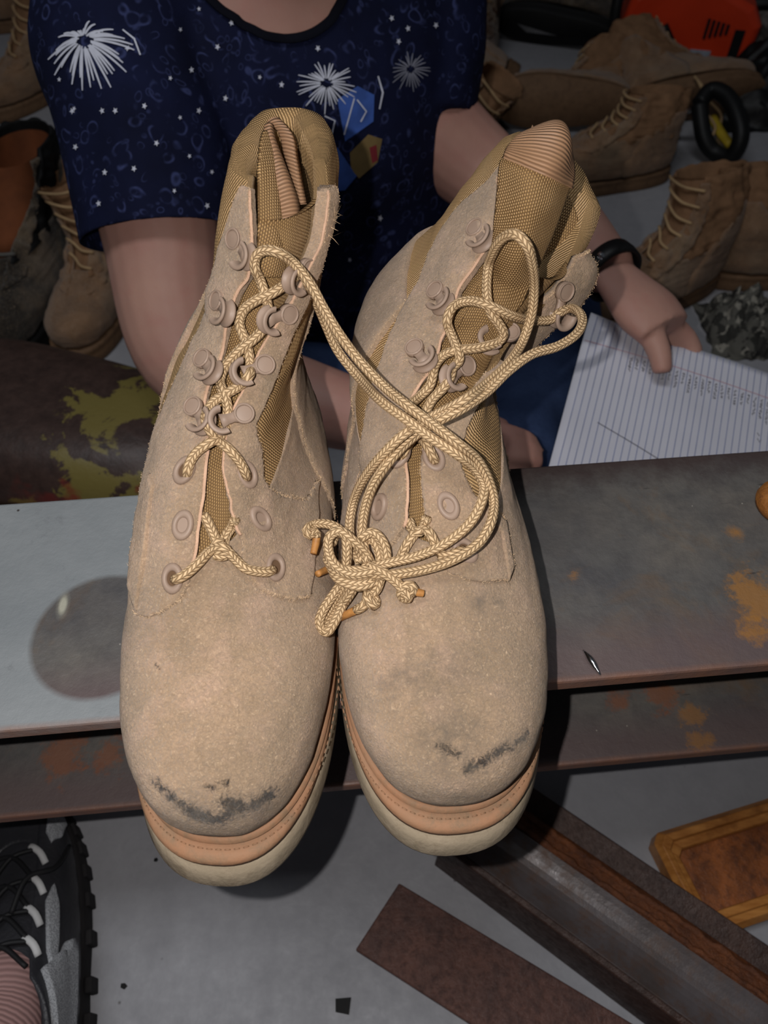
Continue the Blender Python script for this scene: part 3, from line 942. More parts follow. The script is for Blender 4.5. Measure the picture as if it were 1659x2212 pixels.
# folded top of the tongue
strip('tongue_top', LR, MAT['weave'], [(yy(548, 600, .305), yy(612, 600, .309), .003), (yy(556, 545, .312), yy(622, 560, .316), .004), (yy(560, 480, .322), yy(618, 530, .325), .005), (yy(560, 420, .332), yy(604, 478, .334), .006),
      (yy(562, 360, .343), yy(588, 420, .345), .006), (yy(566, 310, .354), yy(582, 350, .356), .004), (yy(572, 280, .362), yy(580, 290, .362), .001)], 50, 14, 0.0016)
strip('tongue_lining', LR, MAT['lining'], [(yy(604, 545, .316), yy(638, 552, .326), .002), (yy(600, 500, .324), yy(648, 505, .334), .005), (yy(592, 455, .331), yy(648, 448, .341), .006), (yy(580, 400, .341), yy(632, 395, .349), .006),
      (yy(573, 345, .352), yy(611, 340, .358), .004), (yy(567, 300, .360), yy(596, 300, .364), .003), (yy(572, 268, .368), yy(590, 272, .369), .002)], 50, 14, 0.0014)
strip('collar_lining', LR, MAT['lining'], [(yy(577, 262, .378), yy(600, 252, .380), .001), (yy(600, 285, .374), yy(628, 285, .372), .001), (yy(613, 335, .366), yy(637, 340, .362), .001), (yy(630, 390, .357), yy(643, 395, .352), .001), (yy(645, 440, .348), yy(650, 442, .344), .0005)], 30, 8, 0.003)

# ================= right boot of the picture
RR = empty('combat_boot', RB.o)
tag(RR, 'slumped tan suede combat boot with its tongue pulled out and laces knotted over its throat', 'boot', 'tied pair of tan combat boots')
soles(RB, RR)
sc = [P3(RB, [(1005, 1660), (1040, 1645), (1090, 1618)]), P3(RB, [(1105, 1610), (1135, 1585)]), P3(RB, [(950, 1612), (985, 1628)])]
gr = [P3(RB, [(940, 1590), (1000, 1580), (960, 1630)]), P3(RB, [(1020, 1650), (1130, 1590)]), P3(RB, [(1035, 1298), (1075, 1296)]), P3(RB, [(1010, 1225), (1060, 1235)]), P3(RB, [(860, 1480), (960, 1440)])]
panel(RB, 'vamp', RR, MAT['vamp'], 0, 6.7, [(0, -.60), (7.35, -.56)], [(0, .60), (7.35, .56)], 0.0010, 150, 150, 0.001, wrinkle=0.0005, seed=21,
      attrs={'scuff': scuff_fn(sc, [.0075, .0055, .0065]), 'grime': scuff_fn(gr, [.014, .008, .009, .009, .018])})
heel, V, N = panel(RB, 'heel_counter', RR, MAT['suede'], 0, 9.5, [(0, .55), (4.7, .53), (7.6, .50), (9.5, .58)], [(0, 1.45), (4.7, 1.47), (7.6, 1.52), (9.5, 1.54)], 0.0030, 90, 70, 0.0018, jag=0.004, wrinkle=0.0006, seed=25)
fe = edges_of(V)
GL = curve(RB, [(880, 1130), (885, 1040), (880, 950), (890, 870), (905, 840), (935, 800), (948, 765), (955, 740), (975, 700), (985, 665), (1000, 625), (1036, 577), (1062, 540), (1088, 480), (1086, 400)], low=[(6.2, -.18)])
GL += [(13, GL[-1][1]-.02)] if GL[-1][0] < 12.9 else []
GR = curve(RB, [(920, 1120), (912, 1050), (915, 960), (940, 920)], low=[(6.2, -.03)])
GR += [(t_, u_) for t_, u_ in [(9.2, .05), (10, .13), (11, .24), (12, .32), (13, .36)] if t_ > GR[-1][0]+.2]
print('GL', GL); print('GR', GR)
rth = lambda T, U: 0.004 + 0.010*np.clip((T-10.5)/1.8, 0, 1)*np.clip((np.abs(U)-.32)/.2, 0, 1)
shell(RB, 'shaft', RR, MAT['ribbed'], 6.3, 13, sh(GL, -.03), sh(GR, .03), rth, 90, 130, RPUFF, wr=0.0012, seed=13)
REDGE = curve(RB, [(765, 1080), (790, 960), (806, 860), (832, 770), (862, 690), (895, 632), (928, 565), (965, 495), (1012, 442), (1060, 405)], low=[(4.9, -.44)])
REDGE += [(12.95, REDGE[-1][1]+.02)]
print('REDGE', REDGE)
e1, V, N = panel(RB, 'eyestay', RR, MAT['suede'], 4.9, 12.9,
      REDGE,
      [(4.9, -.36), (5.4, -.30), (5.9, -.22), (6.3, -.185)] + [g for g in GL if g[0] > 6.5], 0.0030, 130, 34, 0.002, jag=0.005, wrinkle=0.0010, seed=28, ofn=RPUFF)
fe += edges_of(V); CUTS.append((RR, V[30:, -1]))
e2, V, N = panel(RB, 'eyestay', RR, MAT['suede'], 5.2, 9.6,
      [(5.2, .205), (5.45, .16), (5.65, .11), (5.87, .043), (6.05, -.005), (6.3, -.028)] + [g for g in GR if g[0] > 6.5],
      [(5.2, .235), (5.6, .245), (6.2, .24), (6.69, .21), (7.4, .12), (8.0, .08), (8.5, .09), (9.05, .15), (9.6, .22)], 0.0032, 90, 30, 0.002, jag=0.005, wrinkle=0.0009, seed=31)
fe += edges_of(V)
panel(RB, 'tongue', RR, MAT['weave'], 6.4, 11.6, sh(GL, -.06), sh(GR, .04), -0.0035, 90, 26, 0.0005, wrinkle=0.0012, seed=14)
panel(RB, 'stay_strap', RR, MAT['suede'], 5.25, 7.1, [(5.25, .19), (6.2, .20), (7.1, .13)], [(5.25, .228), (6.2, .235), (7.1, .16)], 0.0044, 30, 8, 0.0014, seed=33)
# splayed inner stay with its own hooks
ROW = [((1246, 552), (1272, 540), .345, .352), ((1228, 588), (1292, 590), .338, .350), ((1192, 632), (1262, 655), .330, .343), ((1135, 682), (1195, 716), .322, .333), ((1078, 714), (1128, 780), .313, .322), ((1022, 752), (1062, 826), .303, .309), ((978, 812), (1012, 852), .291, .296), ((950, 872), (985, 885), .279, .284), ((930, 930), (965, 935), .266, .270)]
e3, V3, N3 = strip('eyestay', RR, MAT['suede'], [(yy(*l, a), yy(*r, c), .002) for l, r, a, c in ROW], 90, 20, 0.003, wr=.0010, seed=6)
fe += [(V3[:, 0], V3[:, 2]), (V3[:, -1], V3[:, -3]), (V3[0], V3[2])]
fray(RR, fe, 700, seed=5)
strip('collar_lining', RR, MAT['weave'], [(yy(1196, 420, .372), yy(1226, 415, .374), .001), (yy(1170, 500, .366), yy(1248, 470, .366), .002), (yy(1130, 590, .356), yy(1264, 548, .357), .002), (yy(1075, 690, .342), yy(1205, 640, .342), .001), (yy(1030, 740, .328), yy(1110, 715, .330), .001)], 50, 20, 0.004)
def ys(px, py, back, Y):
    c = RB.cast(px, py)
    p = on_y(px, py, Y)
    if c is None: return p
    q = c[2] + ray(px, py)*back
    return q if np.linalg.norm(q-CAM) > np.linalg.norm(p-CAM) else p
strip('tongue_top', RR, MAT['weave'], [(ys(945, 830, .003, .27), ys(968, 850, .003, .27), .001), (ys(955, 800, .003, .275), ys(985, 830, .002, .275), .002), (ys(985, 720, .003, .28), yy(1035, 775, .298), .003), (ys(1018, 650, .003, .29), yy(1085, 715, .308), .004), (ys(1048, 580, .003, .30), yy(1135, 640, .316), .007), (yy(1066, 500, .325), yy(1172, 560, .322), .010), (yy(1074, 420, .331), yy(1206, 480, .327), .012), (yy(1082, 352, .336), yy(1230, 415, .332), .012), (yy(1090, 335, .338), yy(1236, 400, .334), .012)], 60, 26, 0.003, wr=.0022, seed=3)
strip('tongue_lining', RR, MAT['lining'], [(yy(1088, 342, .335), yy(1237, 408, .3325), .0125), (yy(1096, 318, .337), yy(1243, 380, .335), .013), (yy(1116, 292, .342), yy(1243, 345, .341), .012), (yy(1136, 282, .347), yy(1236, 318, .349), .009), (yy(1150, 284, .358), yy(1222, 308, .360), .004)], 30, 24, 0.0025, wr=.0016, seed=9)

def cut_edge(parent, pts, r=.0008):
    P = catmull(np.asarray(pts)[::3], 120); v, f, uv = tube_mesh(P, r, 6); return obj('cut_edge', v, f, MAT['edge'], parent)
for pr_, pts_ in CUTS: cut_edge(pr_, pts_)
# ---- hooks and eyelets
def tree_of(objs):
    v = []; f = []
    for o in objs:
        off = root_loc(o); n = len(v)
        v += [tuple(Vector(p.co) + off) for p in o.data.vertices]
        f += [tuple(i+n for i in q.vertices) for q in o.data.polygons]
    return BVHTree.FromPolygons(v, f)
BOTH = tree_of([c for r in (LR, RR) for c in r.children if c.get('kind') != 'stuff'])
LT = tree_of([c for c in LR.children if c.get('kind') != 'stuff'])
RT = tree_of([c for c in RR.children if c.get('kind') != 'stuff'])
def hit(px, py, tree=None):
    d = ray(px, py); h = (tree or BOTH).ray_cast(Vector(CAM), Vector(d))
    if h[0] is None: return None
    n = h[1] if h[1].dot(Vector(d)) < 0 else -h[1]
    return h[0], n, h[3]
def hook(parent, tree, disc, loop, sc=0.95, nmix=None):
    a = hit(*disc, tree)
    P, n = a[0], a[1]
    # loop end on the plane through the head
    d = Vector(ray(*loop)); t = (P - Vector(CAM)).dot(n)/d.dot(n)
    Q = Vector(CAM) + d*t
    return speed_hook(parent, P + n*0.0010, n, Q - P, sc)
def soft_n(b, px, py):
    c = b.cast(px, py); return c
def hook_s(parent, b, disc, loop, sc=0.9):
    c = b.cast(*disc)
    n = Vector(b.nrm(c[0], c[1])); P = Vector(b.at(c[0], c[1], 0.0036))
    d = Vector(ray(*loop)); t = (P - Vector(CAM)).dot(n)/d.dot(n)
    Q = Vector(CAM) + d*t
    return speed_hook(parent, P, n, Q - P, sc)
for dsc, lp in [((522, 518), (548, 568)), ((485, 655), (512, 698)), ((451, 783), (478, 828)), ((428, 886), (450, 922))]:
    hook_s(LR, LB, dsc, lp)
for dsc, lp in [((525, 897), (485, 908)), ((566, 790), (535, 802)), ((612, 675), (575, 690)), ((650, 578), (632, 600))]:
    hook_s(LR, LB, dsc, lp)
for dsc, lp in [((1037, 503), (1064, 552)), ((950, 638), (978, 688)), ((902, 762), (934, 802))]:
    hook_s(RR, RB, dsc, lp)
for dsc, lp in [((1215, 628), (1204, 668)), ((1100, 722), (1070, 738)), ((1002, 792), (975, 812))]:
    hook(RR, RT, dsc, lp)
def eye(parent, b, px, py, tip, filled=False, sc=1.05):
    c = b.cast(px, py); n = Vector(b.nrm(c[0], c[1])); P = Vector(b.at(c[0], c[1], 0.0034))
    Q = b.cast(*tip)
    return eyelet(parent, P, n, Vector(Q[2]) - P, sc, filled)
eye(LR, LB, 405, 1020, (425, 980)); eye(LR, LB, 528, 1025, (510, 985)); eye(LR, LB, 400, 1135, (405, 1110), True); eye(LR, LB, 554, 1122, (570, 1140), True); eye(LR, LB, 378, 1250, (378, 1225)); eye(LR, LB, 588, 1230, (590, 1210))
eye(RR, RB, 830, 1096, (838, 1075), True); eye(RR, RB, 966, 1096, (975, 1115), True); eye(RR, RB, 936, 992, (925, 970)); eye(RR, RB, 1000, 1190, (990, 1180)); eye(RR, RB, 868, 985, (880, 965))

# ---- laces: control points are (picture x, picture y, height above the boots); None = carried over from its neighbours
def path(pts, tree=None):
    D = []; R_ = []
    for px, py, lift in pts:
        d = ray(px, py); R_.append(d)
        if lift is None: D.append(np.nan); continue
        if lift > 0.2: D.append(lift); continue          # a plain distance
        h = hit(px, py, tree)
        D.append(h[2] - lift if h else np.nan)
    D = np.array(D); i = np.arange(len(D)); ok = ~np.isnan(D)
    D = np.interp(i, i[ok], D[ok])
    return [CAM + r*d for r, d in zip(R_, D)]
LL = [  # left boot
    [(378, 1251, .001), (385, 1250, .004), (405, 1238, .004), (432, 1213, .004), (452, 1192, .005), (470, 1182, .008), (485, 1184, .007), (492, 1196, .004), (480, 1202, .003), (463, 1198, .002)],
    [(589, 1231, .001), (580, 1235, .004), (560, 1235, .004), (530, 1228, .004), (508, 1208, .005), (492, 1193, .006), (476, 1190, .004), (462, 1186, .005), (468, 1174, .006), (480, 1172, .004)],
    [(472, 1180, .004), (463, 1158, .003), (450, 1130, .003), (440, 1112, .0015)],
    [(482, 1180, .004), (488, 1158, .003), (500, 1140, .002), (508, 1122, .0005)],
    [(406, 1028, -.002), (405, 1018, .003), (412, 995, .004), (428, 974, .004), (450, 958, .005), (475, 944, .006), (488, 925, .005), (490, 905, .006), (492, 880, .007), (484, 850, .008), (478, 835, .007), (476, 822, .006), (482, 800, .006), (500, 775, .007), (522, 752, .008), (545, 735, .008), (565, 715, .007), (578, 694, .007), (580, 672, .007), (572, 635, .008), (560, 600, .008), (551, 582, .007), (550, 565, .008), (556, 550, .009), (572, 541, .010), (600, 545, .013), (632, 566, .015), (668, 610, .016), (700, 668, None), (735, 725, None), (775, 778, None), (830, 835, .030), (880, 876, .028), (930, 913, .030), (985, 955, .026), (1030, 993, .024), (1056, 1040, .020), (1067, 1085, .018), (1060, 1130, .016), (1035, 1172, .012), (985, 1206, .009), (925, 1228, .008), (860, 1240, .010), (815, 1242, .012), (785, 1238, .014)],
    [(532, 1032, -.002), (530, 1022, .003), (518, 998, .004), (496, 972, .005), (470, 950, .007), (452, 928, .006), (444, 908, .006), (447, 890, .006), (462, 868, .007), (490, 850, .008), (520, 832, .008), (538, 812, .007), (541, 795, .006), (538, 765, .006), (528, 730, .006), (518, 705, .006), (518, 690, .006), (528, 668, .007), (555, 648, .009), (590, 632, .010), (620, 612, .009), (640, 596, .009), (652, 590, .012), (665, 612, .014), (682, 650, .018), (705, 705, None), (730, 758, None), (775, 815, .030), (830, 872, .026), (880, 908, .024), (930, 945, .022), (985, 980, .022), (1025, 1012, .020), (1045, 1048, .017), (1040, 1085, .014), (1015, 1130, .011), (965, 1172, .008), (905, 1200, .007), (850, 1214, .009), (812, 1222, .012), (785, 1225, .014)],
]
for pts in LL: cord('lace', LR, path(pts))
RL = [
    [(868, 990, -.002), (872, 978, .003), (886, 955, .005), (900, 935, .005), (915, 900, .005), (935, 862, .006), (960, 836, .008), (973, 815, .008), (978, 795, .008), (992, 780, .008), (992, 765, .008), (980, 735, .008), (970, 710, .007), (966, 694, .007), (972, 672, .008), (990, 655, .010), (1018, 650, .012), (1055, 660, .012), (1100, 680, .011), (1150, 692, .010), (1190, 690, .009), (1208, 676, .009), (1230, 666, .009), (1250, 674, .010), (1258, 695, .012), (1245, 722, .016), (1205, 748, None), (1150, 765, None), (1100, 800, None), (1050, 848, .030), (1000, 882, .024), (955, 905, .020), (920, 925, .018), (880, 955, .016), (838, 1000, .016), (805, 1050, .016), (788, 1100, .016), (782, 1150, .016), (788, 1190, .016), (795, 1215, .014)],
    [(940, 998, -.002), (936, 988, .003), (925, 966, .005), (905, 940, .005), (888, 905, .005), (885, 878, .005), (905, 858, .006), (928, 835, .006), (935, 812, .007), (940, 790, .007), (958, 768, .007), (985, 757, .007), (1030, 752, .008), (1060, 745, .008), (1078, 738, .008), (1088, 722, .010), (1078, 700, .010), (1060, 675, .010), (1052, 640, .010), (1052, 600, .010), (1056, 570, .009), (1064, 548, .009), (1076, 525, .010), (1096, 508, .012), (1118, 508, .014), (1138, 530, .016), (1150, 570, .018), (1154, 620, .020), (1148, 680, .022), (1130, 735, .030), (1098, 785, None), (1050, 830, None), (1000, 866, .028), (950, 892, .024), (910, 914, .022), (868, 942, .020), (825, 984, .019), (785, 1036, .018), (762, 1090, .018), (755, 1140, .017), (762, 1180, .016), (778, 1215, .015)],
    [(865, 1205, .002), (880, 1175, .004), (900, 1150, .006), (915, 1143, .007), (930, 1155, .005), (942, 1180, .003), (950, 1195, .001)],
    [(885, 1125, .003), (892, 1145, .005), (905, 1150, .008), (915, 1138, .006), (922, 1118, .002)],
    [(948, 1200, .003), (970, 1200, .004), (990, 1192, .004), (1000, 1189, .001)],
]
for pts in RL: cord('lace', RR, path(pts))
# the knot that ties the two boots together
KC = path([(768, 1225, .014)])[0]
KN = Vector(-ray(768, 1225)); KX = Vector(RGT); KY = KN.cross(KX)
K = lambda x, y, z=0.0: np.array(KC) + np.array(KX)*x*0.00023 + np.array(KY)*(-y)*0.00023 + np.array(KN)*z
knot = []
for k in range(4):          # four wraps round the bundle
    c = -26 + 17*k
    knot.append([K(-52+c*.2, -18+c*.5, -.006), K(-50+c*.25, 2+c*.55, .002), K(-28+c*.3, 18+c*.6, .007), K(4+c*.25, 24+c*.62, .008), K(36+c*.15, 16+c*.5, .005), K(54, 2+c*.35, -.002), K(58, -6+c*.3, -.006)])
knot.append([K(40, 8, -.004), K(20, -30, .004), K(-10, -58, .008), K(-34, -74, .008), K(-54, -62, .007), K(-56, -34, .006), K(-44, -6, .008), K(-10, 14, .010), K(30, 10, .010), K(56, 2, .006)])
knot.append([K(-20, 0, .002), K(-18, -36, .006), K(-22, -66, .007), K(-40, -70, .002), K(-50, -50, -.002)])
knot.append([K(10, -60, .004), K(34, -72, .005), K(54, -56, .006), K(64, -26, .006), K(60, -2, .005), K(44, 12, .006)])
knot.append([K(16, -52, .000), K(34, -58, .001), K(46, -42, .002), K(52, -16, .003), K(46, 6, .004)])
for pts in knot: cord('knot', RR, pts, step=.001)
def loose(pts, parent=RR, nm='lace_end'): return cord(nm, parent, path(pts))
loose([(752, 1255, .012), (735, 1285, .012), (715, 1320, .010), (700, 1345, None), (696, 1360, None), (706, 1366, None), (722, 1345, None), (740, 1308, .010), (760, 1262, .012)])
loose([(745, 1250, .014), (722, 1282, None), (700, 1315, None), (690, 1342, None), (695, 1362, None), (710, 1360, None), (730, 1325, .010), (752, 1290, .010), (772, 1258, .012)])
ends = [
    ([(758, 1190, .016), (748, 1162, .018), (728, 1140, None), (700, 1131, None), (676, 1134, .010), (662, 1146, .009), (668, 1156, .008), (682, 1148, .012), (684, 1160, .010)], [(684, 1160, .010), (682, 1176, .008), (677, 1196, .007)]),
    ([(748, 1222, .012), (732, 1220, .012)], [(732, 1220, .012), (712, 1228, .010), (686, 1240, .006)]),
    ([(800, 1224, .016), (826, 1236, .014), (850, 1252, .011), (872, 1274, .008), (884, 1290, .006), (872, 1292, .004), (866, 1280, .007), (880, 1264, .009), (892, 1268, .008), (888, 1284, .006)], [(892, 1276, .006), (904, 1280, .005), (915, 1282, .004)]),
    ([(828, 1226, .010), (822, 1250, .008), (812, 1276, .006), (800, 1284, .006), (792, 1286, .008), (798, 1300, .008), (808, 1308, .005), (812, 1296, .003), (800, 1288, .004), (786, 1308, .005), (770, 1318, .004)], [(770, 1318, .004), (752, 1326, .0045), (736, 1335, .0045)]),
]
for a, tip in ends:
    le = loose(a)
    v, f, uv = tube_mesh(catmull(path(tip), 14), np.linspace(.0022, .0017, 14), 10)
    obj('lace_tip', v, f, MAT['aglet'], le)

# torn threads at the top of the inner stay
_t = [(hit(px, py, LT), hit(px-14, py-2, LT)) for px, py in ((722, 450), (722, 470), (716, 490), (708, 510), (700, 525))]
_t = [(np.array(a[0]), np.array(b_[0])) for a, b_ in _t if a and b_]
if len(_t) > 2: fray(LR, [([a for a, _ in _t], [b_ for _, b_ in _t])], 420, .0075, .00014, 'torn_threads', 12)
# ------------------------------------------------------------------ the seated person behind the beam
def tubes_to_mesh(parts, voxel, smooth=2):
    """unite closed shapes into one continuous skin"""
    v = []; f = []
    for pv, pf in parts:
        n = len(v); v += [tuple(map(float, p)) for p in pv]; f += [tuple(i+n for i in q) for q in pf]
    me = bpy.data.meshes.new('tmp'); me.from_pydata(v, [], f)
    bm = bmesh.new(); bm.from_mesh(me); bmesh.ops.recalc_face_normals(bm, faces=bm.faces); bm.to_mesh(me); bm.free()
    o = bpy.data.objects.new('tmp', me); COL.objects.link(o)
    r = o.modifiers.new('r', 'REMESH'); r.mode = 'VOXEL'; r.voxel_size = voxel; r.use_smooth_shade = True
    if smooth:
        s_ = o.modifiers.new('s', 'SMOOTH'); s_.factor = 0.5; s_.iterations = smooth
    dg = bpy.context.evaluated_depsgraph_get()
    out = bpy.data.meshes.new_from_object(o.evaluated_get(dg))
    bpy.data.objects.remove(o); bpy.data.meshes.remove(me)
    V = np.array([p.co[:] for p in out.vertices]); F = [tuple(q.vertices) for q in out.polygons]
    bpy.data.meshes.remove(out)
    return V, F

def limb(pts, rad, n=24, seg=20, flat=None, up0=None):
    P = np.asarray(pts, float); A = np.column_stack([P, np.asarray(rad, float)])
    C = catmull(A, n)
    # closed rounded ends
    v, f, _ = tube_mesh(C[:, :3], C[:, 3], seg, False, flat, up0)
    k = seg+1
    v = [v[i*k+j] for i in range(n) for j in range(seg)]
    f = []
    for i in range(n-1):
        for j in range(seg):
            f.append((i*seg+j, i*seg+(j+1) % seg, (i+1)*seg+(j+1) % seg, (i+1)*seg+j))
    f += [tuple(range(seg-1, -1, -1)), tuple(range((n-1)*seg, n*seg))]
    return v, f

YAW = math.radians(26)
TA = np.array([math.cos(YAW), math.sin(YAW), 0]); TN = np.array([math.sin(YAW), -math.cos(YAW), 0])
def torso(grow=0.0, top=True):
    #        centre x,y,z       half width, front, back
    T = [(-.07, 1.02, .03, .175, .13, .14), (-.075, 1.01, .10, .195, .155, .14), (-.085, .99, .20, .195, .165, .125), (-.095, .96, .30, .188, .155, .115), (-.10, .94, .38, .190, .150, .105),
         (-.102, .93, .45, .188, .130, .100), (-.103, .925, .51, .178, .100, .090), (-.103, .93, .555, .145, .075, .075), (-.103, .935, .585, .095, .060, .062)]
    rings = []
    C = catmull(np.array(T), 34)
    for c in C:
        r = []
        for a in np.linspace(0, 2*math.pi, 48, endpoint=False):
            x = math.cos(a); y = math.sin(a)
            dep = c[4] if y > 0 else c[5]
            sx = np.sign(x)*abs(x)**0.85; sy = np.sign(y)*abs(y)**0.9
            r.append(c[:3] + TA*(c[3]+grow)*sx + TN*(dep+grow)*sy)
        rings.append(r)
    return loft(rings)

L_SH = (-.262, .845, .515); L_UP = (-.243, .765, .435); L_MID = (-.232, .700, .366); L_EL = (-.205, .605, .285); L_FA = (-.09, .555, .278); L_WR = (.035, .515, .268)
R_SH = (.038, 1.000, .510); R_MID = (.038, .935, .405); R_EL = (.128, .895, .332); R_FA = (.195, .800, .338); R_WR = tuple(on_y(1322, 590, .690))
def finger(pts, r0, r1):
    n = len(pts)
    return limb(pts, np.linspace(r0, r1, n), 14, 10)
def body_parts():
    B = [torso()]
    B.append(limb([(-.130, .925, .55), (-.130, .915, .61), (-.130, .895, .66)], [.062, .056, .055], 10, 24))
    # head: skull, jaw, nose and ears
    hd = np.array([-.130, .875, .745])
    rings = []
    for k in range(15):
        ph = math.pi*(k+0.5)/15; z = -math.cos(ph); rr = math.sin(ph)
        jaw = 1.0 if z > -0.2 else 1.0 - 0.28*(-0.2-z)
        rings.append([hd + TA*0.074*rr*jaw*math.cos(a) + TN*(0.094*rr*math.sin(a)*(1.0 if z > -0.3 else 0.95) + (0.012 if z < -0.2 else 0)) + np.array([0, 0, 0.118*z]) for a in np.linspace(0, 2*math.pi, 24, endpoint=False)])
    B.append(loft(rings))
    f0 = hd + TN*0.088
    B.append(limb([f0 + np.array([0, 0, .020]), f0 + TN*.012 + np.array([0, 0, -.012]), f0 + TN*.018 + np.array([0, 0, -.028])], [.008, .010, .012], 8, 10))
    B.append(limb([f0 + TA*-.022 + np.array([0, 0, -.060]) - TN*.006, f0 + TN*.002 + np.array([0, 0, -.058]), f0 + TA*.022 + np.array([0, 0, -.060]) - TN*.006], [.005, .008, .005], 8, 10))
    for s_ in (-1, 1):
        e = hd + TA*0.074*s_ + np.array([0, 0, -.01])
        B.append(limb([e + np.array([0, 0, .024]), e + TA*.008*s_ - TN*.008, e + np.array([0, 0, -.026])], [.008, .013, .008], 8, 10))
    # arms
    B.append(limb([L_SH, L_UP, L_MID, L_EL, L_FA, L_WR], [.070, .066, .060, .050, .043, .030], 40))
    B.append(limb([R_SH, (.046, .97, .46), R_MID, R_EL, R_FA, R_WR], [.068, .066, .062, .051, .042, .027], 40))
    # her right hand (behind the boots): loose fist on the lap, fingers showing beyond the boot
    w0 = np.array(L_WR); k0 = on_y(1075, 965, .500)
    ax = (k0 - w0)/np.linalg.norm(k0 - w0)
    B.append(limb([w0 - ax*.01, w0 + ax*.03, w0 + ax*.06, w0 + ax*.085], [.027, .036, .040, .034], 14, 18, 0.55))
    fs = [((1060, 925), (1095, 932), (1135, 945), (1152, 958), .508, .0085), ((1062, 950), (1100, 958), (1140, 968), (1160, 980), .498, .0105), ((1062, 980), (1100, 985), (1140, 990), (1160, 1000), .488, .0110), ((1060, 1010), (1095, 1018), (1130, 1024), (1148, 1028), .480, .0100)]
    for a, b, c, d, Y, r in fs:
        B.append(finger([on_y(*a, Y+.012) - ax*.05, on_y(*a, Y+.012), on_y(*b, Y), on_y(*c, Y), on_y(*d, Y+.004)], r*1.1, r*.85))
    th = on_y(1075, 940, .49)
    B.append(finger([w0 + ax*.03 + np.array([0, -.01, .01]), w0 + ax*.06 + np.array([0, -.02, .015]), th - ax*.02 + np.array([0, 0, .012]), th + np.array([0, 0, .008])], .013, .009))
    # her left hand holding the sheet: thumb on top, four fingers under it
    w1 = np.array(R_WR); pc = on_y(1398, 672, .642)
    d1 = (pc - w1)/np.linalg.norm(pc - w1)
    B.append(limb([w1 - d1*.01, w1 + d1*.025, pc, pc + d1*.028], [.026, .034, .041, .036], 16, 18, 0.52, (0, .25, 1)))
    B.append(finger([on_y(1345, 640, .66), on_y(1388, 690, .628), on_y(1415, 738, .607), on_y(1428, 778, .590), on_y(1430, 806, .580)], .0165, .0100))
    for k, (a, b, c) in enumerate([((1440, 690), (1492, 745), (1520, 805)), ((1425, 700), (1478, 765), (1490, 830)), ((1405, 705), (1450, 780), (1460, 850)), ((1385, 700), (1425, 780), (1430, 850))]):
        B.append(finger([on_y(*a, .650), on_y(*b, .640), on_y(c[0], c[1], .612) - np.array([0, 0, .024])], .0125, .0090))
    return B
def m_skin():
    t = NT('skin', 0.55, 0.35)
    t.b.inputs['Subsurface Weight'].default_value = 0.12
    t.b.inputs['Subsurface Radius'].default_value = (0.012, 0.005, 0.003)
    c = t.ramp(t.noise(9, 4), 0.3, 0.7, lin((166, 122, 110)), lin((186, 144, 128)))
    c = t.mix(t.math('MULTIPLY', t.ramp(t.noise(40, 3), 0.5, 0.75), 0.35), c, lin((176, 118, 108)))
    t.color(c)
    t.normal(t.bump(t.noise(500, 3), 0.0004, 0.5))
    return t.m
PR = empty('person', (-.08, 1.0, 0))
tag(PR, 'seated person in navy firework-print T-shirt and jeans, holding a ruled sheet behind the beam', 'person')
V, F = tubes_to_mesh(body_parts(), 0.0036, 3)
obj('body', V, F, m_skin(), PR)
# hair and eyes, above the picture
hd = np.array([-.130, .875, .745])
hm = plain('hair', (96, 72, 52), 0.6, 0.3, var=.3, scale=60)
rings = []
for k in range(12):
    ph = math.pi*(k+0.4)/12*0.62; z = math.cos(ph); rr = math.sin(ph)
    rings.append([hd - TN*.010 + TA*.081*rr*math.cos(a) + TN*.094*rr*math.sin(a) + np.array([0, 0, .126*z - (0.10*max(0, -math.sin(a))**.6*(k/11)**2)]) for a in np.linspace(0, 2*math.pi, 28, endpoint=False)])
v, f = loft(rings, True, True, False)
obj('hair', v, f, hm, PR)
for s_ in (-1, 1):
    e = hd + TA*.030*s_ + TN*.078 + np.array([0, 0, .006])
    b = MB().lathe([(0, .012), (.006, .0104), (.0104, .006), (.012, 0), (.0104, -.006), (.006, -.0104), (0, -.012)], Matrix.Translation(Vector(e)), 12)
    ey = b.build('eye', plain('eye_white%d' % s_, (205, 198, 192), 0.2), PR, smooth=True)
    MB().lathe([(0, .0003), (.0028, .0002), (.0055, -.0010)], frame(e + TN*.0116, TN, TA), 16).build('iris', plain('iris%d' % s_, (58, 44, 34), .2), ey, smooth=True)
    lid = catmull(np.array([e - TA*.015 + TN*.004, e + TN*.0125 + np.array([0, 0, .0065]), e + TA*.015 + TN*.004]), 12)
    v, f, uv = tube_mesh(lid, .0042, 8); obj('eyelid', v, f, m_skin(), PR)
    brow = catmull(np.array([e - TA*.017 + TN*.008 + np.array([0, 0, .017]), e + TN*.015 + np.array([0, 0, .023]), e + TA*.017 + TN*.008 + np.array([0, 0, .017])]), 12)
    v, f, uv = tube_mesh(brow, .0030, 8); obj('eyebrow', v, f, hm, PR)

# ---- T-shirt
def cutdir(a, b): d = np.array(b)-np.array(a); return d/np.linalg.norm(d)
L_HEM = np.array(L_MID) + cutdir(L_UP, L_MID)*0.006
R_HEM = np.array((.040, .928, .392))
sp = [torso(0.010)]
sp.append(limb([np.array(L_SH)+np.array([.04, .04, .01]), L_SH, L_UP, L_HEM], [.085, .086, .082, .080], 26, 28))
sp.append(limb([np.array(R_SH)+np.array([-.05, 0, .01]), R_SH, (.043, .972, .465), R_HEM], [.076, .076, .073, .072], 26, 28))
V, F = tubes_to_mesh(sp, 0.005, 4)
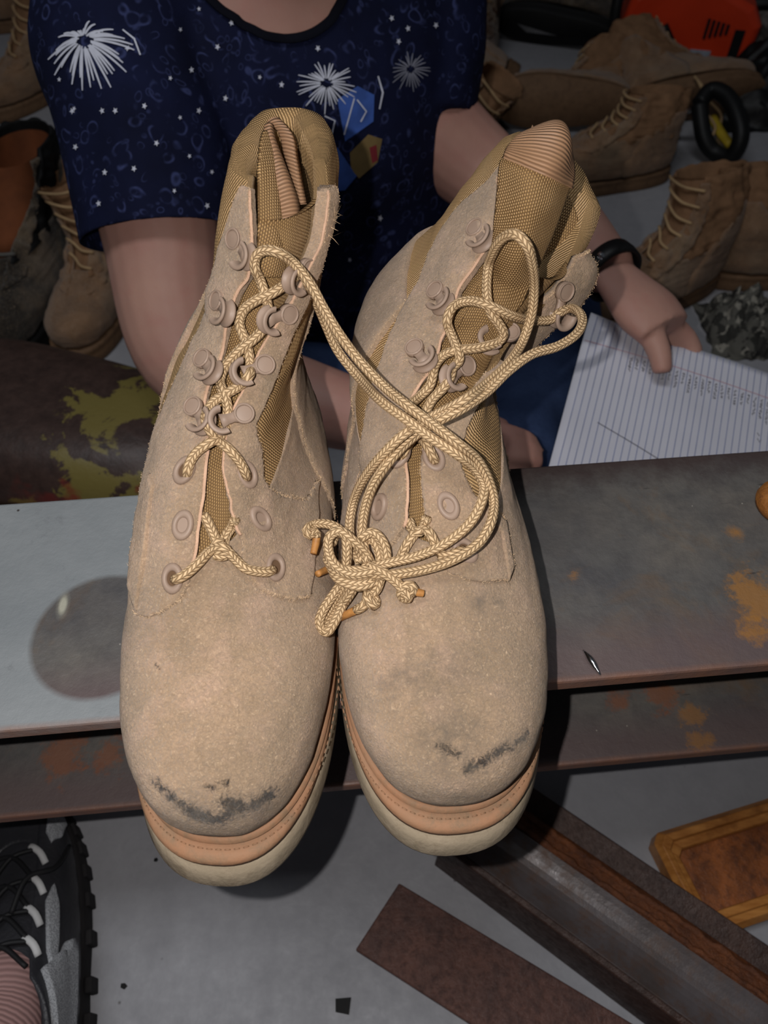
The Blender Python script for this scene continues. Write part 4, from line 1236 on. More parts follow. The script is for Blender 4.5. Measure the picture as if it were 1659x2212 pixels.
# folds
nn = np.array([n3(p, 9, 3.1)*0.006 + n3(p*np.array([1, 1, .45]), 22, 1.7)*0.0032 for p in V])
C0 = np.array([-.09, .97, 0])
rad = V - C0; rad[:, 2] = 0; rad /= np.linalg.norm(rad, axis=1, keepdims=True)+1e-9
V = V + rad*nn[:, None]
ld = cutdir(L_UP, L_HEM); rd = cutdir((.043, .972, .465), R_HEM)
NECK = np.array([-.103, .935, .60]) + TN*0.028 - TA*0.038
keep = []
for q in F:
    c = V[list(q)].mean(0)
    if min((V[i]-L_HEM)@ld for i in q) > -0.008 and np.linalg.norm(c-L_HEM) < .12: continue
    if c[2] < 0.06: continue
    d = c - NECK
    lx = d@TA; ly = d@TN
    if (lx/.088)**2 + ((c[2]-.600)/.088)**2 < 1 and ly > -0.02: continue
    if c[2] > .580 and math.hypot(c[0]+.103, c[1]-.935) < .105: continue
    keep.append(q)
for hp, hd_, lim in ((L_HEM, ld, .12),):      # straight hems
    k_ = (V-hp)@hd_; near = np.linalg.norm(V-hp, axis=1) < lim
    sel = near & (k_ > -0.008)
    V[sel] -= np.outer(k_[sel]+0.008, hd_)
def m_shirt():
    t = NT('navy_print', 0.85, 0.1)
    n = t.noise(14, 4)
    c = t.ramp(n, 0.3, 0.7, lin((17, 20, 40)), lin((24, 29, 58)))
    # printed scrolls: thin bright rings in a warped cell pattern
    wv = t.N.new('ShaderNodeVectorMath'); wv.operation = 'ADD'
    nz = t.N.new('ShaderNodeTexNoise'); nz.inputs['Scale'].default_value = 30; nz.inputs['Detail'].default_value = 1
    t.lk(t.tc.outputs['Object'], nz.inputs['Vector'])
    sc_ = t.N.new('ShaderNodeVectorMath'); sc_.operation = 'SCALE'; sc_.inputs['Scale'].default_value = 0.022
    t.lk(nz.outputs['Color'], sc_.inputs[0]); t.lk(t.tc.outputs['Object'], wv.inputs[0]); t.lk(sc_.outputs[0], wv.inputs[1])
    d = t.voro(52, vec=wv.outputs[0])
    r1 = t.math('ABSOLUTE', t.math('SUBTRACT', d, 0.36))
    ring = t.ramp(r1, 0.015, 0.075, (1, 1, 1, 1), (0, 0, 0, 1))
    r2 = t.math('ABSOLUTE', t.math('SUBTRACT', t.voro(95, vec=wv.outputs[0]), 0.3))
    ring2 = t.ramp(r2, 0.01, 0.08, (1, 1, 1, 1), (0, 0, 0, 1))
    ring = t.math('MULTIPLY', ring, t.ramp(t.noise(60, 2), 0.42, 0.6))
    ring2 = t.math('MULTIPLY', ring2, t.ramp(t.noise(45, 2), 0.5, 0.62))
    k = t.math('MAXIMUM', ring, t.math('MULTIPLY', ring2, 0.7))
    c = t.mix(t.math('MULTIPLY', k, 0.8), c, lin((62, 70, 112)))
    t.color(c)
    t.normal(t.bump(t.noise(700, 2), 0.0005, 0.5))
    return t.m
SH = obj('t_shirt', V, keep, m_shirt(), PR)
so = SH.modifiers.new('cloth', 'SOLIDIFY'); so.thickness = 0.002; so.offset = -1
ST = tree_of([SH])
# neck band and hems
def ring_tube(name, pts, r, m, parent):
    P = np.asarray(pts); v, f, uv = tube_mesh(np.vstack([P, P[:1]]), r, 8, False)
    return obj(name, v, f, m, parent)
band = plain('navy_rib', (14, 15, 24), 0.9, 0.1)
nb = []
for a in np.linspace(0, 2*math.pi, 60, endpoint=False):
    p = NECK + TA*.088*math.cos(a) + np.array([0, 0, .088*math.sin(a)])
    if p[2] > .592: continue
    h = ST.find_nearest(Vector(p + TN*0.05))
    nb.append(np.array(h[0]))
nb.sort(key=lambda p: p@TA)
v, f, uv = tube_mesh(catmull(np.array(nb), 60), 0.0055, 10, True, 0.5)
obj('neck_band', v, f, band, SH)

def proj(px, py, off=0.0012):
    d = ray(px, py); h = ST.ray_cast(Vector(CAM), Vector(d))
    if h[0] is None: return None
    n = h[1] if h[1].dot(Vector(d)) < 0 else -h[1]
    return np.array(h[0] + n*off)
def ribbons(name, lines, m, off=0.0012):
    """printed strokes: (points in the picture, widths) laid on the cloth"""
    v = []; f = []
    for pts, wds in lines:
        P = np.asarray(pts, float); T = np.gradient(P, axis=0); T /= np.linalg.norm(T, axis=1)[:, None]+1e-9
        N = np.stack([-T[:, 1], T[:, 0]], 1); q0 = len(v); row = []
        for p, n_, w_ in zip(P, N, wds):
            a = proj(*(p+n_*w_/2), off); b = proj(*(p-n_*w_/2), off)
            if a is None or b is None: break
            row.append((a, b))
        if len(row) < 2: continue
        for a, b in row: v += [a, b]
        for i in range(len(row)-1):
            f.append((q0+2*i, q0+2*i+1, q0+2*i+3, q0+2*i+2))
    return obj(name, v, f, m, SH, smooth=False)
white = plain('white_print', (205, 208, 222), 0.8, var=.12, scale=90)
def firework(cx, cy, n, rx, ry, wd, droop, seed, shift=(0, 0)):
    r = random.Random(seed); L = []
    for k in range(n):
        a = 2*math.pi*(k+r.uniform(-.3, .3))/n; ln = r.uniform(.62, 1.05)
        dx, dy = math.cos(a), math.sin(a); pts = []
        for t_ in np.linspace(.22, 1, 8):
            x = cx + dx*rx*ln*t_ + shift[0]*t_**1.5; y = cy + dy*ry*ln*t_ + droop*t_**2 + shift[1]*t_
            pts.append((x, y))
        L.append((pts, [wd*(.5+.8*math.sin(math.pi*min(1, q*1.05))**.6) for q in np.linspace(.1, .92, 8)]))
    return L
ribbons('firework_print', firework(182, 88, 40, 92, 78, 3.4, 30, 4, (14, 2)) + [([(265, 65), (290, 85), (303, 120)], [3, 4, 3])], white)
ribbons('firework_print', firework(705, 180, 34, 64, 60, 2.3, 6, 5), white)
ribbons('firework_print', firework(885, 150, 26, 42, 44, 2.0, 6, 8), plain('grey_print', (130, 132, 146), 0.8))
# little printed stars
sv = []; sf = []
stars = [(388, 65), (470, 102), (412, 152), (367, 170), (500, 50), (158, 240), (162, 235), (222, 240), (312, 230), (388, 255), (428, 240), (338, 310), (408, 338), (228, 373), (290, 365), (376, 413), (215, 440), (315, 477), (408, 500), (446, 445), (487, 212), (561, 167), (608, 183), (275, 105), (456, 372), (165, 318), (686, 105), (130, 172), (860, 90), (880, 62), (430, 20), (250, 240), (700, 545), (755, 560), (820, 470), (225, 612), (236, 660), (845, 40), (940, 55)]
for k, (cx, cy) in enumerate(stars):
    r0 = 7.6 if k % 3 else 5.8; rot = random.uniform(0, 1.2); pr = []
    for i in range(10):
        a = rot + math.pi*i/5; rr = r0 if i % 2 == 0 else r0*.45
        pr.append(proj(cx+rr*math.cos(a)*.8, cy+rr*math.sin(a), .0012))
    cpt = proj(cx, cy)
    if cpt is None or any(p is None for p in pr): continue
    n = len(sv); sv += pr+[cpt]; sf += [(n+i, n+(i+1) % 10, n+10) for i in range(10)]
o = obj('printed_stars', sv, sf, white, SH, smooth=False); o['kind'] = 'stuff'
def patch(name, poly, m, off=0.0008):
    c = np.mean(poly, 0); v = []; f = []
    rows = 5
    for s_ in np.linspace(1, 0, rows):
        for i, p in enumerate(poly):
            q = np.array(poly[(i+1) % len(poly)])
            for t_ in (0, .25, .5, .75):
                pp = np.array(p)*(1-t_)+q*t_
                v.append(proj(*(c+(pp-c)*s_), off))
    if any(p is None for p in v): print('patch off cloth', name); return
    k = len(poly)*4
    for j in range(rows-1):
        for i in range(k): f.append((j*k+i, j*k+(i+1) % k, (j+1)*k+(i+1) % k, (j+1)*k+i))
    return obj(name, v, f, m, SH, smooth=False)
blue = plain('blue_print', (60, 92, 168), 0.8, var=.25, scale=50)
patch('rocket_print', [(728, 215), (772, 186), (808, 205), (806, 262), (745, 305)], blue)
patch('rocket_print', [(700, 330), (728, 318), (770, 380), (745, 410), (705, 415)], blue)
patch('rocket_print', [(755, 330), (795, 290), (825, 300), (815, 350), (775, 385), (758, 365)], plain('gold_print', (120, 100, 62), 0.8))
ribbons('rocket_print', [([(742, 290), (756, 240), (764, 212)], [3, 3, 3]), ([(770, 215), (790, 240), (778, 262)], [3, 3, 3]), ([(700, 250), (722, 260), (715, 290)], [3, 3, 3]), ([(815, 165), (825, 200), (818, 235)], [3, 4, 3])], white, .0018)
patch('rocket_print', [(797, 318), (812, 312), (815, 345), (803, 352)], plain('red_print', (120, 36, 44), 0.8), .0014)

# ---- jeans
jp = [limb([(-.17, 1.05, .12), (-.24, 1.00, .115), (-.295, .935, .105)], [.125, .105, .09], 22, 24),
      limb([(-.295, .935, .105), (-.16, .83, .080), (.02, .76, .065)], [.088, .066, .052], 22, 24),
      limb([(.05, 1.08, .12), (.17, 1.06, .13), (.265, 1.03, .135)], [.12, .095, .078], 22, 24),
      limb([(.265, 1.03, .135), (.235, .82, .12), (.15, .575, .155)], [.077, .066, .055], 22, 24),
      limb([(-.17, 1.03, .10), (-.06, 1.06, .11), (.05, 1.08, .10)], [.125, .13, .125], 14, 24)]
V, F = tubes_to_mesh(jp, 0.006, 3)
V = V + np.array([[n3(p, 16, 1)*.006, n3(p, 16, 5)*.006, n3(p, 18, 9)*.008] for p in V]); V[:, 2] = np.maximum(V[:, 2], .004)
t = NT('denim', 0.85, 0.1)
c = t.ramp(t.noise(8, 4), .3, .7, lin((32, 44, 70)), lin((58, 74, 108)))
c = t.mix(t.math('MULTIPLY', t.ramp(t.noise(300, 3, .7), .4, .7), .4), c, lin((30, 40, 70)))
t.color(c); t.normal(t.bump(t.noise(400, 3), .0006, .6))
obj('jeans', V, F, t.m, PR)

# ---- bracelet
bc = np.array(R_WR) - cutdir(R_FA, R_WR)*0.004; bd = Vector(cutdir(R_FA, R_WR))
q = bd.to_track_quat('Z', 'Y').to_matrix().to_4x4(); q.translation = Vector(bc)
br = empty('bracelet', bc)
MB().lathe([(.029, -.010), (.0325, -.010), (.0335, 0), (.0325, .010), (.029, .010), (.029, -.010)], q, 36).build('band', plain('black_band', (16, 15, 16), .5), br, smooth=True)
chrome = plain('chrome', (220, 220, 222), 0.18, 0.5, 1.0, var=.05)
side = Vector(CAM) - Vector(bc) + Vector((-.75, 0, -.1)); side = (side - bd*side.dot(bd)).normalized(); oth = bd.cross(side)
for k in range(5):
    a = math.radians(-34 + 17*k); nv = side*math.cos(a) + oth*math.sin(a)
    sm = MB(); sm.lathe([(0, .0042), (.003, .003), (.0042, 0)], frame(Vector(bc) + nv*.0332 + bd*(.0025*(-1)**k), nv, bd), 10)
    sm.build('stud', chrome, br, smooth=True)
tag(br, 'black wristband with silver studs on the wrist of the hand holding the sheet', 'bracelet')

# ---- the ruled sheet in her hand
PA = on_z(1270, 690, .287); PB = on_z(1185, 1005, .262)
pu = (PB-PA)/np.linalg.norm(PB-PA); nrm0 = np.array([0.02, -.05, 1.0]); nrm0 -= pu*(nrm0@pu); nrm0 /= np.linalg.norm(nrm0)
pv = np.cross(nrm0, pu)
if pv[0] < 0: pv = -pv
# aim the top edge along the photographed one
te = on_z(1659, 803, .262) - PA; te -= pu*(te@pu)*1.0
pv = te/np.linalg.norm(te); nrm0 = np.cross(pu, pv); nrm0 *= np.sign(nrm0[2])
def sheet(a, b): # a along the ruled lines, b across them (metres)
    curl = 0.010*max(0, (0.05-a)/0.05)**2*max(0, 1-b/0.06) + 0.004*math.sin(b*14+a*8)
    return PA + pu*a + pv*b + nrm0*curl
v = []; f = []; na, nb_ = 24, 30
for i in range(na+1):
    for j in range(nb_+1): v.append(sheet(.216*i/na, .279*j/nb_))
for i in range(na):
    for j in range(nb_):
        q = i*(nb_+1)+j; f.append((q, q+1, q+nb_+2, q+nb_+1))
PG = empty('ruled_sheet', PA)
t = NT('paper', .85, .15); t.color(t.ramp(t.noise(8, 3), .3, .7, lin((196, 196, 206)), lin((210, 210, 220))))
pg = recalc(obj('sheet', v, f, t.m, PG)); so = pg.modifiers.new('thick', 'SOLIDIFY'); so.thickness = .0008; so.offset = -1
def flat_lines(name, segs, w_, m, off=.0006):
    v = []; f = []
    for seg_ in segs:
        P = [(np.array(s_)) for s_ in seg_]; q0 = len(v)
        for i, s_ in enumerate(P):
            t_ = P[min(i+1, len(P)-1)] - P[max(i-1, 0)]; t_ = t_/(np.linalg.norm(t_)+1e-9); n_ = np.array([-t_[1], t_[0]])*w_/2
            for sg in (1, -1):
                z_ = s_ + n_*sg; v.append(sheet(*z_) + nrm0*off)
        for i in range(len(P)-1): f.append((q0+2*i, q0+2*i+1, q0+2*i+3, q0+2*i+2))
    return obj(name, v, f, m, PG, smooth=False)
o = flat_lines('ruled_lines', [[(.002+.212*i/8, .008+.0071*k) for i in range(9)] for k in range(38)], .0008, plain('rule_blue', (120, 128, 164), .9), .0013); o['kind'] = 'stuff'
flat_lines('margin_line', [[(.035, .002+.275*i/8) for i in range(9)]], .0007, plain('rule_red', (198, 140, 150), .9), .0014)
r = random.Random(5); sc_ = []
for k in range(6, 38):
    b0 = .008+.0071*k+.0012; a0 = .040; ln = r.uniform(.012, .022) if k < 26 else r.uniform(.016, .030)
    a = a0
    while a < a0+ln:
        wl = r.uniform(.002, .0045); st = []
        for i in range(7): st.append((a+wl*i/6, b0+.0022+r.uniform(-.0018, .0018)))
        sc_.append(st); a += wl+.0011
sc_ += [[(.085, .012*0+.195+r.uniform(0, .003)) , (.088, .198)], [(.092, .196), (.096, .199), (.092, .2)]]
o = flat_lines('handwriting', sc_, .00055, plain('ink', (48, 46, 62), .8), .0016); o['kind'] = 'stuff'
flat_lines('pen_line', [[(.140, .035), (.150, .070), (.160, .105), (.168, .135)]], .0008, plain('ink_line', (60, 60, 72), .8), .0016)
tag(PG, 'white ruled sheet of paper with handwriting, held over the lap beside the beam', 'paper')
# ------------------------------------------------------------------ other boots on the floor
RING0 = [(.300, .004, .034, .006, .000, .036, .0490, 2.40, .22, 0), (.3025, .004, .047, .002, .000, .050, .0508, 2.40, .22, 0), (.299, .004, .060, .001, .000, .060, .0500, 2.40, .22, 0), (.286, .003, .070, .001, .000, .070, .0470, 2.4, .20, 0),
         (.264, .002, .077, .002, 0, .080, .0440, 2.4, .16, 0), (.238, 0, .084, .003, 0, .090, .0415, 2.35, .10, 0), (.213, 0, .0935, .004, 0, .100, .0400, 2.3, .05, 0), (.193, 0, .106, .004, 0, .110, .0395, 2.2, .02, 0),
         (.170, 0, .124, .003, 0, .123, .0395, 2.2, 0, 0), (.150, 0, .144, .000, 0, .140, .0400, 2.2, 0, 0), (.136, 0, .165, -.003, 0, .160, .0410, 2.2, 0, 0), (.126, 0, .188, -.006, 0, .182, .0420, 2.2, 0, 0), (.120, 0, .212, -.008, 0, .205, .0430, 2.2, 0, 0), (.116, 0, .232, -.008, 0, .225, .0430, 2.2, 0, 0)]
def spare_boot(mats, lean=0.0, crush=1.0, seed=1.0, gap=1.0):
    """a worn boot standing at the origin, toe towards +Y; lean pushes the shaft sideways, crush flattens it"""
    R = []
    for i, r in enumerate(RING0):
        r = list(r); k = max(0, i-7)/6
        r[1] += lean*k**1.5; r[4] += lean*k**1.5
        if i > 7:
            r[2] = .106 + (r[2]-.106)*crush; r[5] = .110 + (r[5]-.110)*crush
            r[9] = lean*8*k
        R.append(r)
    b = Boot(R, (0, 0), (0, .31), 0.0); b.ax = np.array([0, 1., 0]); b.lat = np.array([1., 0, 0])
    root = empty('worn_boot', (0, 0, 0))
    sd, ny, so_, ln = mats
    sole(b, root, [(0.0, .009, .009, .003), (.003, .012, .011, .0042), (.015, .011, .0105, .0038), (.0205, .0085, .008, .002), (.024, .010, .010, .0034), (.029, .0085, .0085, .0025), (.030, -.002, 0, -.003)], 'outsole', so_, 60)
    panel(b, 'vamp', root, sd, 0, 6.9, [(0, -.6), (7, -.56)], [(0, .6), (7, .56)], .001, 40, 50, .001, wrinkle=.0022, seed=seed)
    panel(b, 'heel_counter', root, sd, 0, 10.5, [(0, .55), (7.6, .50), (10.5, .62)], [(0, 1.45), (7.6, 1.50), (10.5, 1.38)], .003, 34, 30, .0018, wrinkle=.002, seed=seed+2)
    gl = [(6.3, -.07*gap), (8, -.10*gap), (10, -.16*gap), (13, -.22*gap)]; gr = [(t_, -u_) for t_, u_ in gl]
    shell(b, 'shaft', root, ny, 6.3, 13, [(t_, u_-.03) for t_, u_ in gl], [(t_, u_+.03) for t_, u_ in gr], .005, 40, 50, None, wr=.0085, seed=seed+4)
    panel(b, 'eyestay', root, sd, 5.0, 12.6, [(5, -.30), (8, -.33), (12.6, -.30)], gl, .003, 50, 14, .002, jag=.01, wrinkle=.006, seed=seed+6)
    panel(b, 'eyestay', root, sd, 5.0, 12.6, gr, [(5, .30), (8, .33), (12.6, .30)], .003, 50, 14, .002, jag=.01, wrinkle=.006, seed=seed+8)
    if gap < 1.5: panel(b, 'tongue', root, ny, 6.4, 13, [(t_, u_-.05) for t_, u_ in gl], [(t_, u_+.05) for t_, u_ in gr], -.004, 40, 14, .0005, wrinkle=.003, seed=seed+10)
    for t_ in (6.8, 7.8, 8.8, 9.8, 10.9, 12.0)[:6 if gap < 1.5 else 1]:
        g = float(np.interp(t_, *zip(*gl)))
        cord('lace', root, [b.at(t_, g-.05, .005), b.at(t_+.3, g*.3, .004), b.at(t_+.8, -g*.6, .004), b.at(min(12.9, t_+1), -g+.05, .005)], .0024, ln, .004, 6)
    return root
tan = (MAT['bgsuede'], plain('old_nylon', (128, 96, 70), .8, .15, var=.2, scale=40, bump=.0015, bscale=60), m_sole('old_sole', (104, 78, 56), (120, 92, 68), (70, 52, 40)), plain('old_cord', (176, 146, 108), .8))
dk = m_suede('black_leather', (30, 29, 29), (20, 20, 20), (40, 38, 36))
blk = (dk, plain('black_nylon', (20, 20, 21), .7, .2, bump=.001, bscale=300), plain('black_rubber', (18, 18, 18), .7), plain('grey_cord', (92, 90, 86), .8))
brn = (m_suede('brown_leather', (70, 44, 30), (52, 34, 26), (80, 54, 40)), plain('brown_nylon', (64, 42, 30), .8, bump=.001), plain('brown_rubber', (40, 30, 24), .8), plain('brown_cord', (120, 92, 66), .8))
T0 = spare_boot(tan, 0.0, .95, 1.0); T1 = spare_boot(tan, .045, .72, 20.0); T2 = spare_boot(tan, -.06, .60, 40.0)
K0 = spare_boot(blk, .0, .55, 60.0); K1 = spare_boot(blk, .0, .60, 64.0, 1.75); T3 = spare_boot(tan, .03, .48, 95.0); N0 = spare_boot(brn, .02, .9, 80.0)
used = set()
def dup(root):
    r = root.copy(); COL.objects.link(r)
    for ch in root.children:
        c = ch.copy(); COL.objects.link(c); c.parent = r
    return r
def place(src, px, py, z, yaw, label, pitch=0, roll=0, lift=0.0, sc=1.0, anchor=(0, .15, 0), group='worn boots heaped on the floor'):
    """stand a boot so that its anchor lies at the floor point under the picture point"""
    o = src if src.name not in used else dup(src)
    used.add(src.name)
    o.rotation_euler = (math.radians(pitch), math.radians(roll), math.radians(yaw)); o.scale = (sc,)*3
    M = o.rotation_euler.to_matrix() * sc
    p = on_z(px, py, z)
    o.location = Vector(p) - M @ Vector(anchor) + Vector((0, 0, lift))
    # rest it on the floor
    lo = min((M @ Vector(v.co))[2] for c in o.children for v in c.data.vertices)
    o.location[2] = -lo + lift + 0.0005
    tag(o, label, 'boot', group)
    return o
# yaw 0 = toe away from the camera, 180 = toe towards it, 90 = toe to the left, -90 = toe to the right
place(T1, 1400, 655, 0, 118, 'crumpled tan boot standing by the camouflage cloth and the wristband')
place(T3, 1290, 398, 0, 100, 'low tan boot standing side-on with crossed laces, in front of the heap')
place(T2, 1685, 590, 0, -78, 'tan boot beside the crumpled standing boot, its toe towards the bare floor')
place(T1, 1085, 262, 0, 165, 'tan boot with an open collar lying between the sleeve and the heap of boots', roll=62, lift=.0)
place(T0, 1490, 270, 0, -80, 'tan boot fallen on its side against the orange chainsaw, laces trailing', roll=-70)
place(T2, 1215, 285, 0, 84, 'tan boot tipped flat with its whole sole facing out, below the chainsaw', roll=98)
place(N0, 1030, 140, 0, 170, 'dark brown leather boot beside the navy sleeve')
place(T1, 1040, 60, 0, 120, 'faded tan boot behind the dark brown boot')
place(K0, 1190, 110, 0, 70, 'black boot lying on the grey floor beyond the tan heap', roll=60)
place(T0, 860, 425, 0, 172, 'tan boot between the torso and the bent arm, toe to the beam', group='tan boots seen past the arm')
place(T2, 992, 415, 0, 172, 'brownish boot toe just under the forearm', group='tan boots seen past the arm')
place(K1, 22, 760, 0, 174, 'black lace-up boot with orange lining, toe to the rusty tank', anchor=(0, .24, 0), sc=1.28)
place(T1, 182, 762, 0, 174, 'tan suede boot between the black boot and the navy shirt', anchor=(0, .27, 0))
place(T0, 20, 245, 0, 150, 'tan boot standing behind the black boot', anchor=(0, .25, 0))
place(T2, 110, 130, 0, 200, 'pale tan boot behind the sleeve with the big firework', anchor=(0, .2, 0))
place(T1, 30, 60, 0, 100, 'tan boot farthest behind the black boot, on the bare floor', anchor=(0, .1, 0))
# loose laces trailing over the heap
for k, (src, pts) in enumerate([('tan boot fallen', [(1500, 165, .11), (1525, 200, .10), (1520, 235, .09), (1545, 275, .06), (1530, 315, .03), (1540, 345, .006)]), ('tan boot fallen', [(1505, 170, .11), (1530, 215, .09), (1558, 250, .07), (1550, 300, .03), (1565, 330, .006)])]):
    bo = [o for o in bpy.data.objects if o.get('label', '').startswith(src)][0]
    bpy.context.view_layer.update()
    inv = bo.matrix_basis.inverted()
    P = [np.array(inv @ Vector(on_z(a, b_, z))) for a, b_, z in pts]
    v, f, uv = tube_mesh(catmull(np.array(P), 40), .0028, 8); obj('loose_lace', v, f, tan[3], bo, local=True)
# orange lining of the black boot
kb = [o for o in bpy.data.objects if o.get('label', '').startswith('black lace-up')][0]
M = kb.matrix_basis if False else None
lb = Boot(RING0, (0, 0), (0, .31), 0.0); lb.ax = np.array([0, 1., 0]); lb.lat = np.array([1., 0, 0])
v = []; 
rr = [lb.loc(np.full(40, t_), np.linspace(-1, 1, 40, endpoint=False)) for t_ in (6.5, 8.0, 9.5, 11.0, 12.4)]
rings = []
for r_ in rr:
    cm = r_.mean(0)
    rings.append([((p[1]-cm[1])*.83+cm[1], (p[0]-cm[0])*.86+cm[0], .106 + (p[2]-.106)*.60 if p[2] > .106 else p[2]) for p in r_])
v, f = loft(rings, True, True, False)
obj('lining', v, f, plain('orange_lining', (112, 62, 34), .85, var=.25, scale=30), kb, local=True)['label'] = 'orange-brown lining'

# ------------------------------------------------------------------ rusty fuel tank behind the beam
def tank():
    c = np.array([-.435, .690, 0]); yaw = math.radians(-14)
    root = empty('fuel_tank', c, (0, 0, yaw))
    def half(z0, z1, sgn, hx, hy, hz, flip=False):
        rings = []
        for k in range(13):
            q = k/12*math.pi/2; r_ = math.cos(q)**0.55; zz = z0 + sgn*hz*math.sin(q)**0.9
            ring = []
            for a in np.linspace(0, 2*math.pi, 64, endpoint=False):
                x = np.sign(math.cos(a))*abs(math.cos(a))**.62; y = np.sign(math.sin(a))*abs(math.sin(a))**.7
                ring.append((hx*x*(.25+.75*r_), hy*y*r_*(1-.18*x), zz))
            rings.append(ring)
        v, f = loft(rings); return v, f
    t = NT('chipped_paint', .45, .45)
    n = t.noise(16, 5, .65, dist=.4); n2 = t.noise(60, 4, .7)
    c_ = t.ramp(n2, .3, .7, lin((52, 38, 34)), lin((74, 56, 50)))
    x = t.sep(t.tc.outputs['Object'])[0]
    side = t.ramp(x, -.02, .10)
    c_ = t.mix(t.math('MULTIPLY', t.ramp(t.math('ADD', n, t.math('MULTIPLY', side, .20)), .655, .69), .85), c_, lin((126, 114, 58)))
    c_ = t.mix(t.math('MULTIPLY', t.math('MULTIPLY', t.ramp(t.noise(9, 4, .6), .55, .6), side), .85), c_, lin((128, 40, 36)))
    t.color(c_); t.normal(t.bump(n2, .0015, .6))
    M = t.m
    v, f = half(.080, 0, 1, .235, .125, .080); recalc(obj('upper_shell', v, f, M, root, local=True))
    v, f = half(.076, 0, -1, .235, .125, .074); recalc(obj('lower_shell', v, f, M, root, local=True))
    ring = []
    edge = [((.252*np.sign(math.cos(a))*abs(math.cos(a))**.62), .142*np.sign(math.sin(a))*abs(math.sin(a))**.7*(1-.18*np.sign(math.cos(a))*abs(math.cos(a))**.62)) for a in np.linspace(0, 2*math.pi, 96, endpoint=False)]
    o = MB().prism(edge, .0765, .0825).build('seam_flange', plain('bare_seam', (120, 100, 74), .35, .5, .4, var=.4, scale=60), root, local=True); bevel(o, .0015)
    # filler neck and cap
    cp = MB().lathe([(0, .018), (.024, .018), (.027, .014), (.027, 0), (.03, -.01)], Matrix.Translation((-.10, .0, .158)), 28).build('filler_cap', M, root, smooth=True, local=True)
    tag(root, 'old brown steel tank with chipped yellow and red paint behind the beam', 'tank')
tank()

# ------------------------------------------------------------------ steel and tray on the floor in front
def rust(name, c1, c2, c3, sc=24, met=0.0, rough=.6, bmp=.0016):
    t = NT(name, rough, .4, met)
    n = t.noise(sc, 5, .65, dist=.3); n2 = t.noise(sc*5, 5, .75)
    c = t.ramp(n, .3, .7, lin(c1), lin(c2))
    c = t.mix(t.math('MULTIPLY', t.ramp(n2, .48, .7), .75), c, lin(c3))
    t.color(c); t.normal(t.bump(n2, bmp, .8)); t.rough(t.ramp(n2, .3, .8, (rough-.18,)*3+(1,), (rough+.2,)*3+(1,)))
    return t.m
def along(P1, P2, Q1, h):
    """frame with x from P1 to P2 and y towards Q1, on the floor"""
    P1, P2, Q1 = [np.array((p[0], p[1], 0)) for p in (P1, P2, Q1)]
    X = (P2-P1)/np.linalg.norm(P2-P1); Y = np.array([-X[1], X[0], 0])
    if (Q1-P1)@Y < 0: Y = -Y
    return P1, X, Y, (Q1-P1)@Y
# welded rail: a channel with a rusty ledge and bead along it
P1 = on_z(958, 1832, .062); P2 = on_z(1440, 2190, .062); Q1 = on_z(1190, 1790, .03)
o0, X, Y, wd = along(P1, P2, Q1, .06)
RT_ = empty('steel_channel', o0)
mst = rust('blued_steel', (72, 60, 54), (104, 98, 100), (92, 66, 50), 12, .15, .42, .0006); mru = rust('rusty_flange', (84, 48, 30), (128, 74, 40), (60, 36, 26), 40, 0, .5, .003); mdk = rust('brown_steel', (54, 36, 30), (72, 48, 38), (44, 30, 26), 26, .1, .5)
L = 0.75
def sect(name, poly, m):
    rings = [[o0 + X*x + Y*p[0] + np.array([0, 0, p[1]]) for p in poly] for x in np.linspace(-.004, L, 3)]
    v, f = loft(rings); o = recalc(obj(name, v, f, m, RT_, smooth=False)); bevel(o, .0012); return o
wt = wd*.66
sect('side_flange', [(0, .062), (.006, .064), (.006, 0), (-.004, 0)], mdk)
top = [(.006, .064)] + [(.006+(wt-.006)*q, .064-.010*math.sin(math.pi*q*.9)) for q in np.linspace(.1, 1, 9)]
sect('web', top + [(wt, .052), (.006, .048)], mst)
sect('ledge', [(wt, .056), (wd*.90, .050), (wd*.97, .044), (wd*.97, 0), (wd*.9, 0), (wt, .036)], mru)
sect('back_flange', [(wd*.97, .040), (wd*.97+.022, .046), (wd*.97+.022, 0), (wd*.97, 0)], mdk)
bead = MB(); r = random.Random(3)
for row, (yo, zz) in enumerate([(wt+.004, .056), (wd*.90-.002, .051)]):
    P = [o0 + X*x + Y*(yo+r.uniform(-.0015, .0015)) + np.array([0, 0, zz+r.uniform(-.001, .001)]) for x in np.linspace(0, L, 110)]
    bead.tube(P, [.0032+r.uniform(-.0012, .0012) for _ in P], 8)
bead.build('weld_bead', mru, RT_, smooth=True)
tag(RT_, 'rusty brown steel channel with a weld bead, lying on the floor below the slumped boot', 'steel')
# flat bar
c4 = [on_z(*q, .008) for q in ((862, 1908), (768, 2052))]
dirv = on_z(1330, 2190, .008) - c4[0]; dirv[2] = 0; dirv /= np.linalg.norm(dirv)
FB = empty('flat_bar', (c4[1][0], c4[1][1], 0))
poly = [c4[0], c4[1], c4[1]+dirv*.55, c4[0]+dirv*.55]
o = obj('bar', [(p[0], p[1], z) for z in (0.0004, .009) for p in poly], [(3, 2, 1, 0), (4, 5, 6, 7)] + [(i, (i+1) % 4, 4+(i+1) % 4, 4+i) for i in range(4)], rust('bar_rust', (70, 44, 38), (104, 66, 54), (58, 40, 38), 30, .1, .5), FB, smooth=False)
recalc(o); bevel(o, .0012)
tag(FB, 'flat rusty steel bar with a square end, lying beside the steel channel', 'steel')
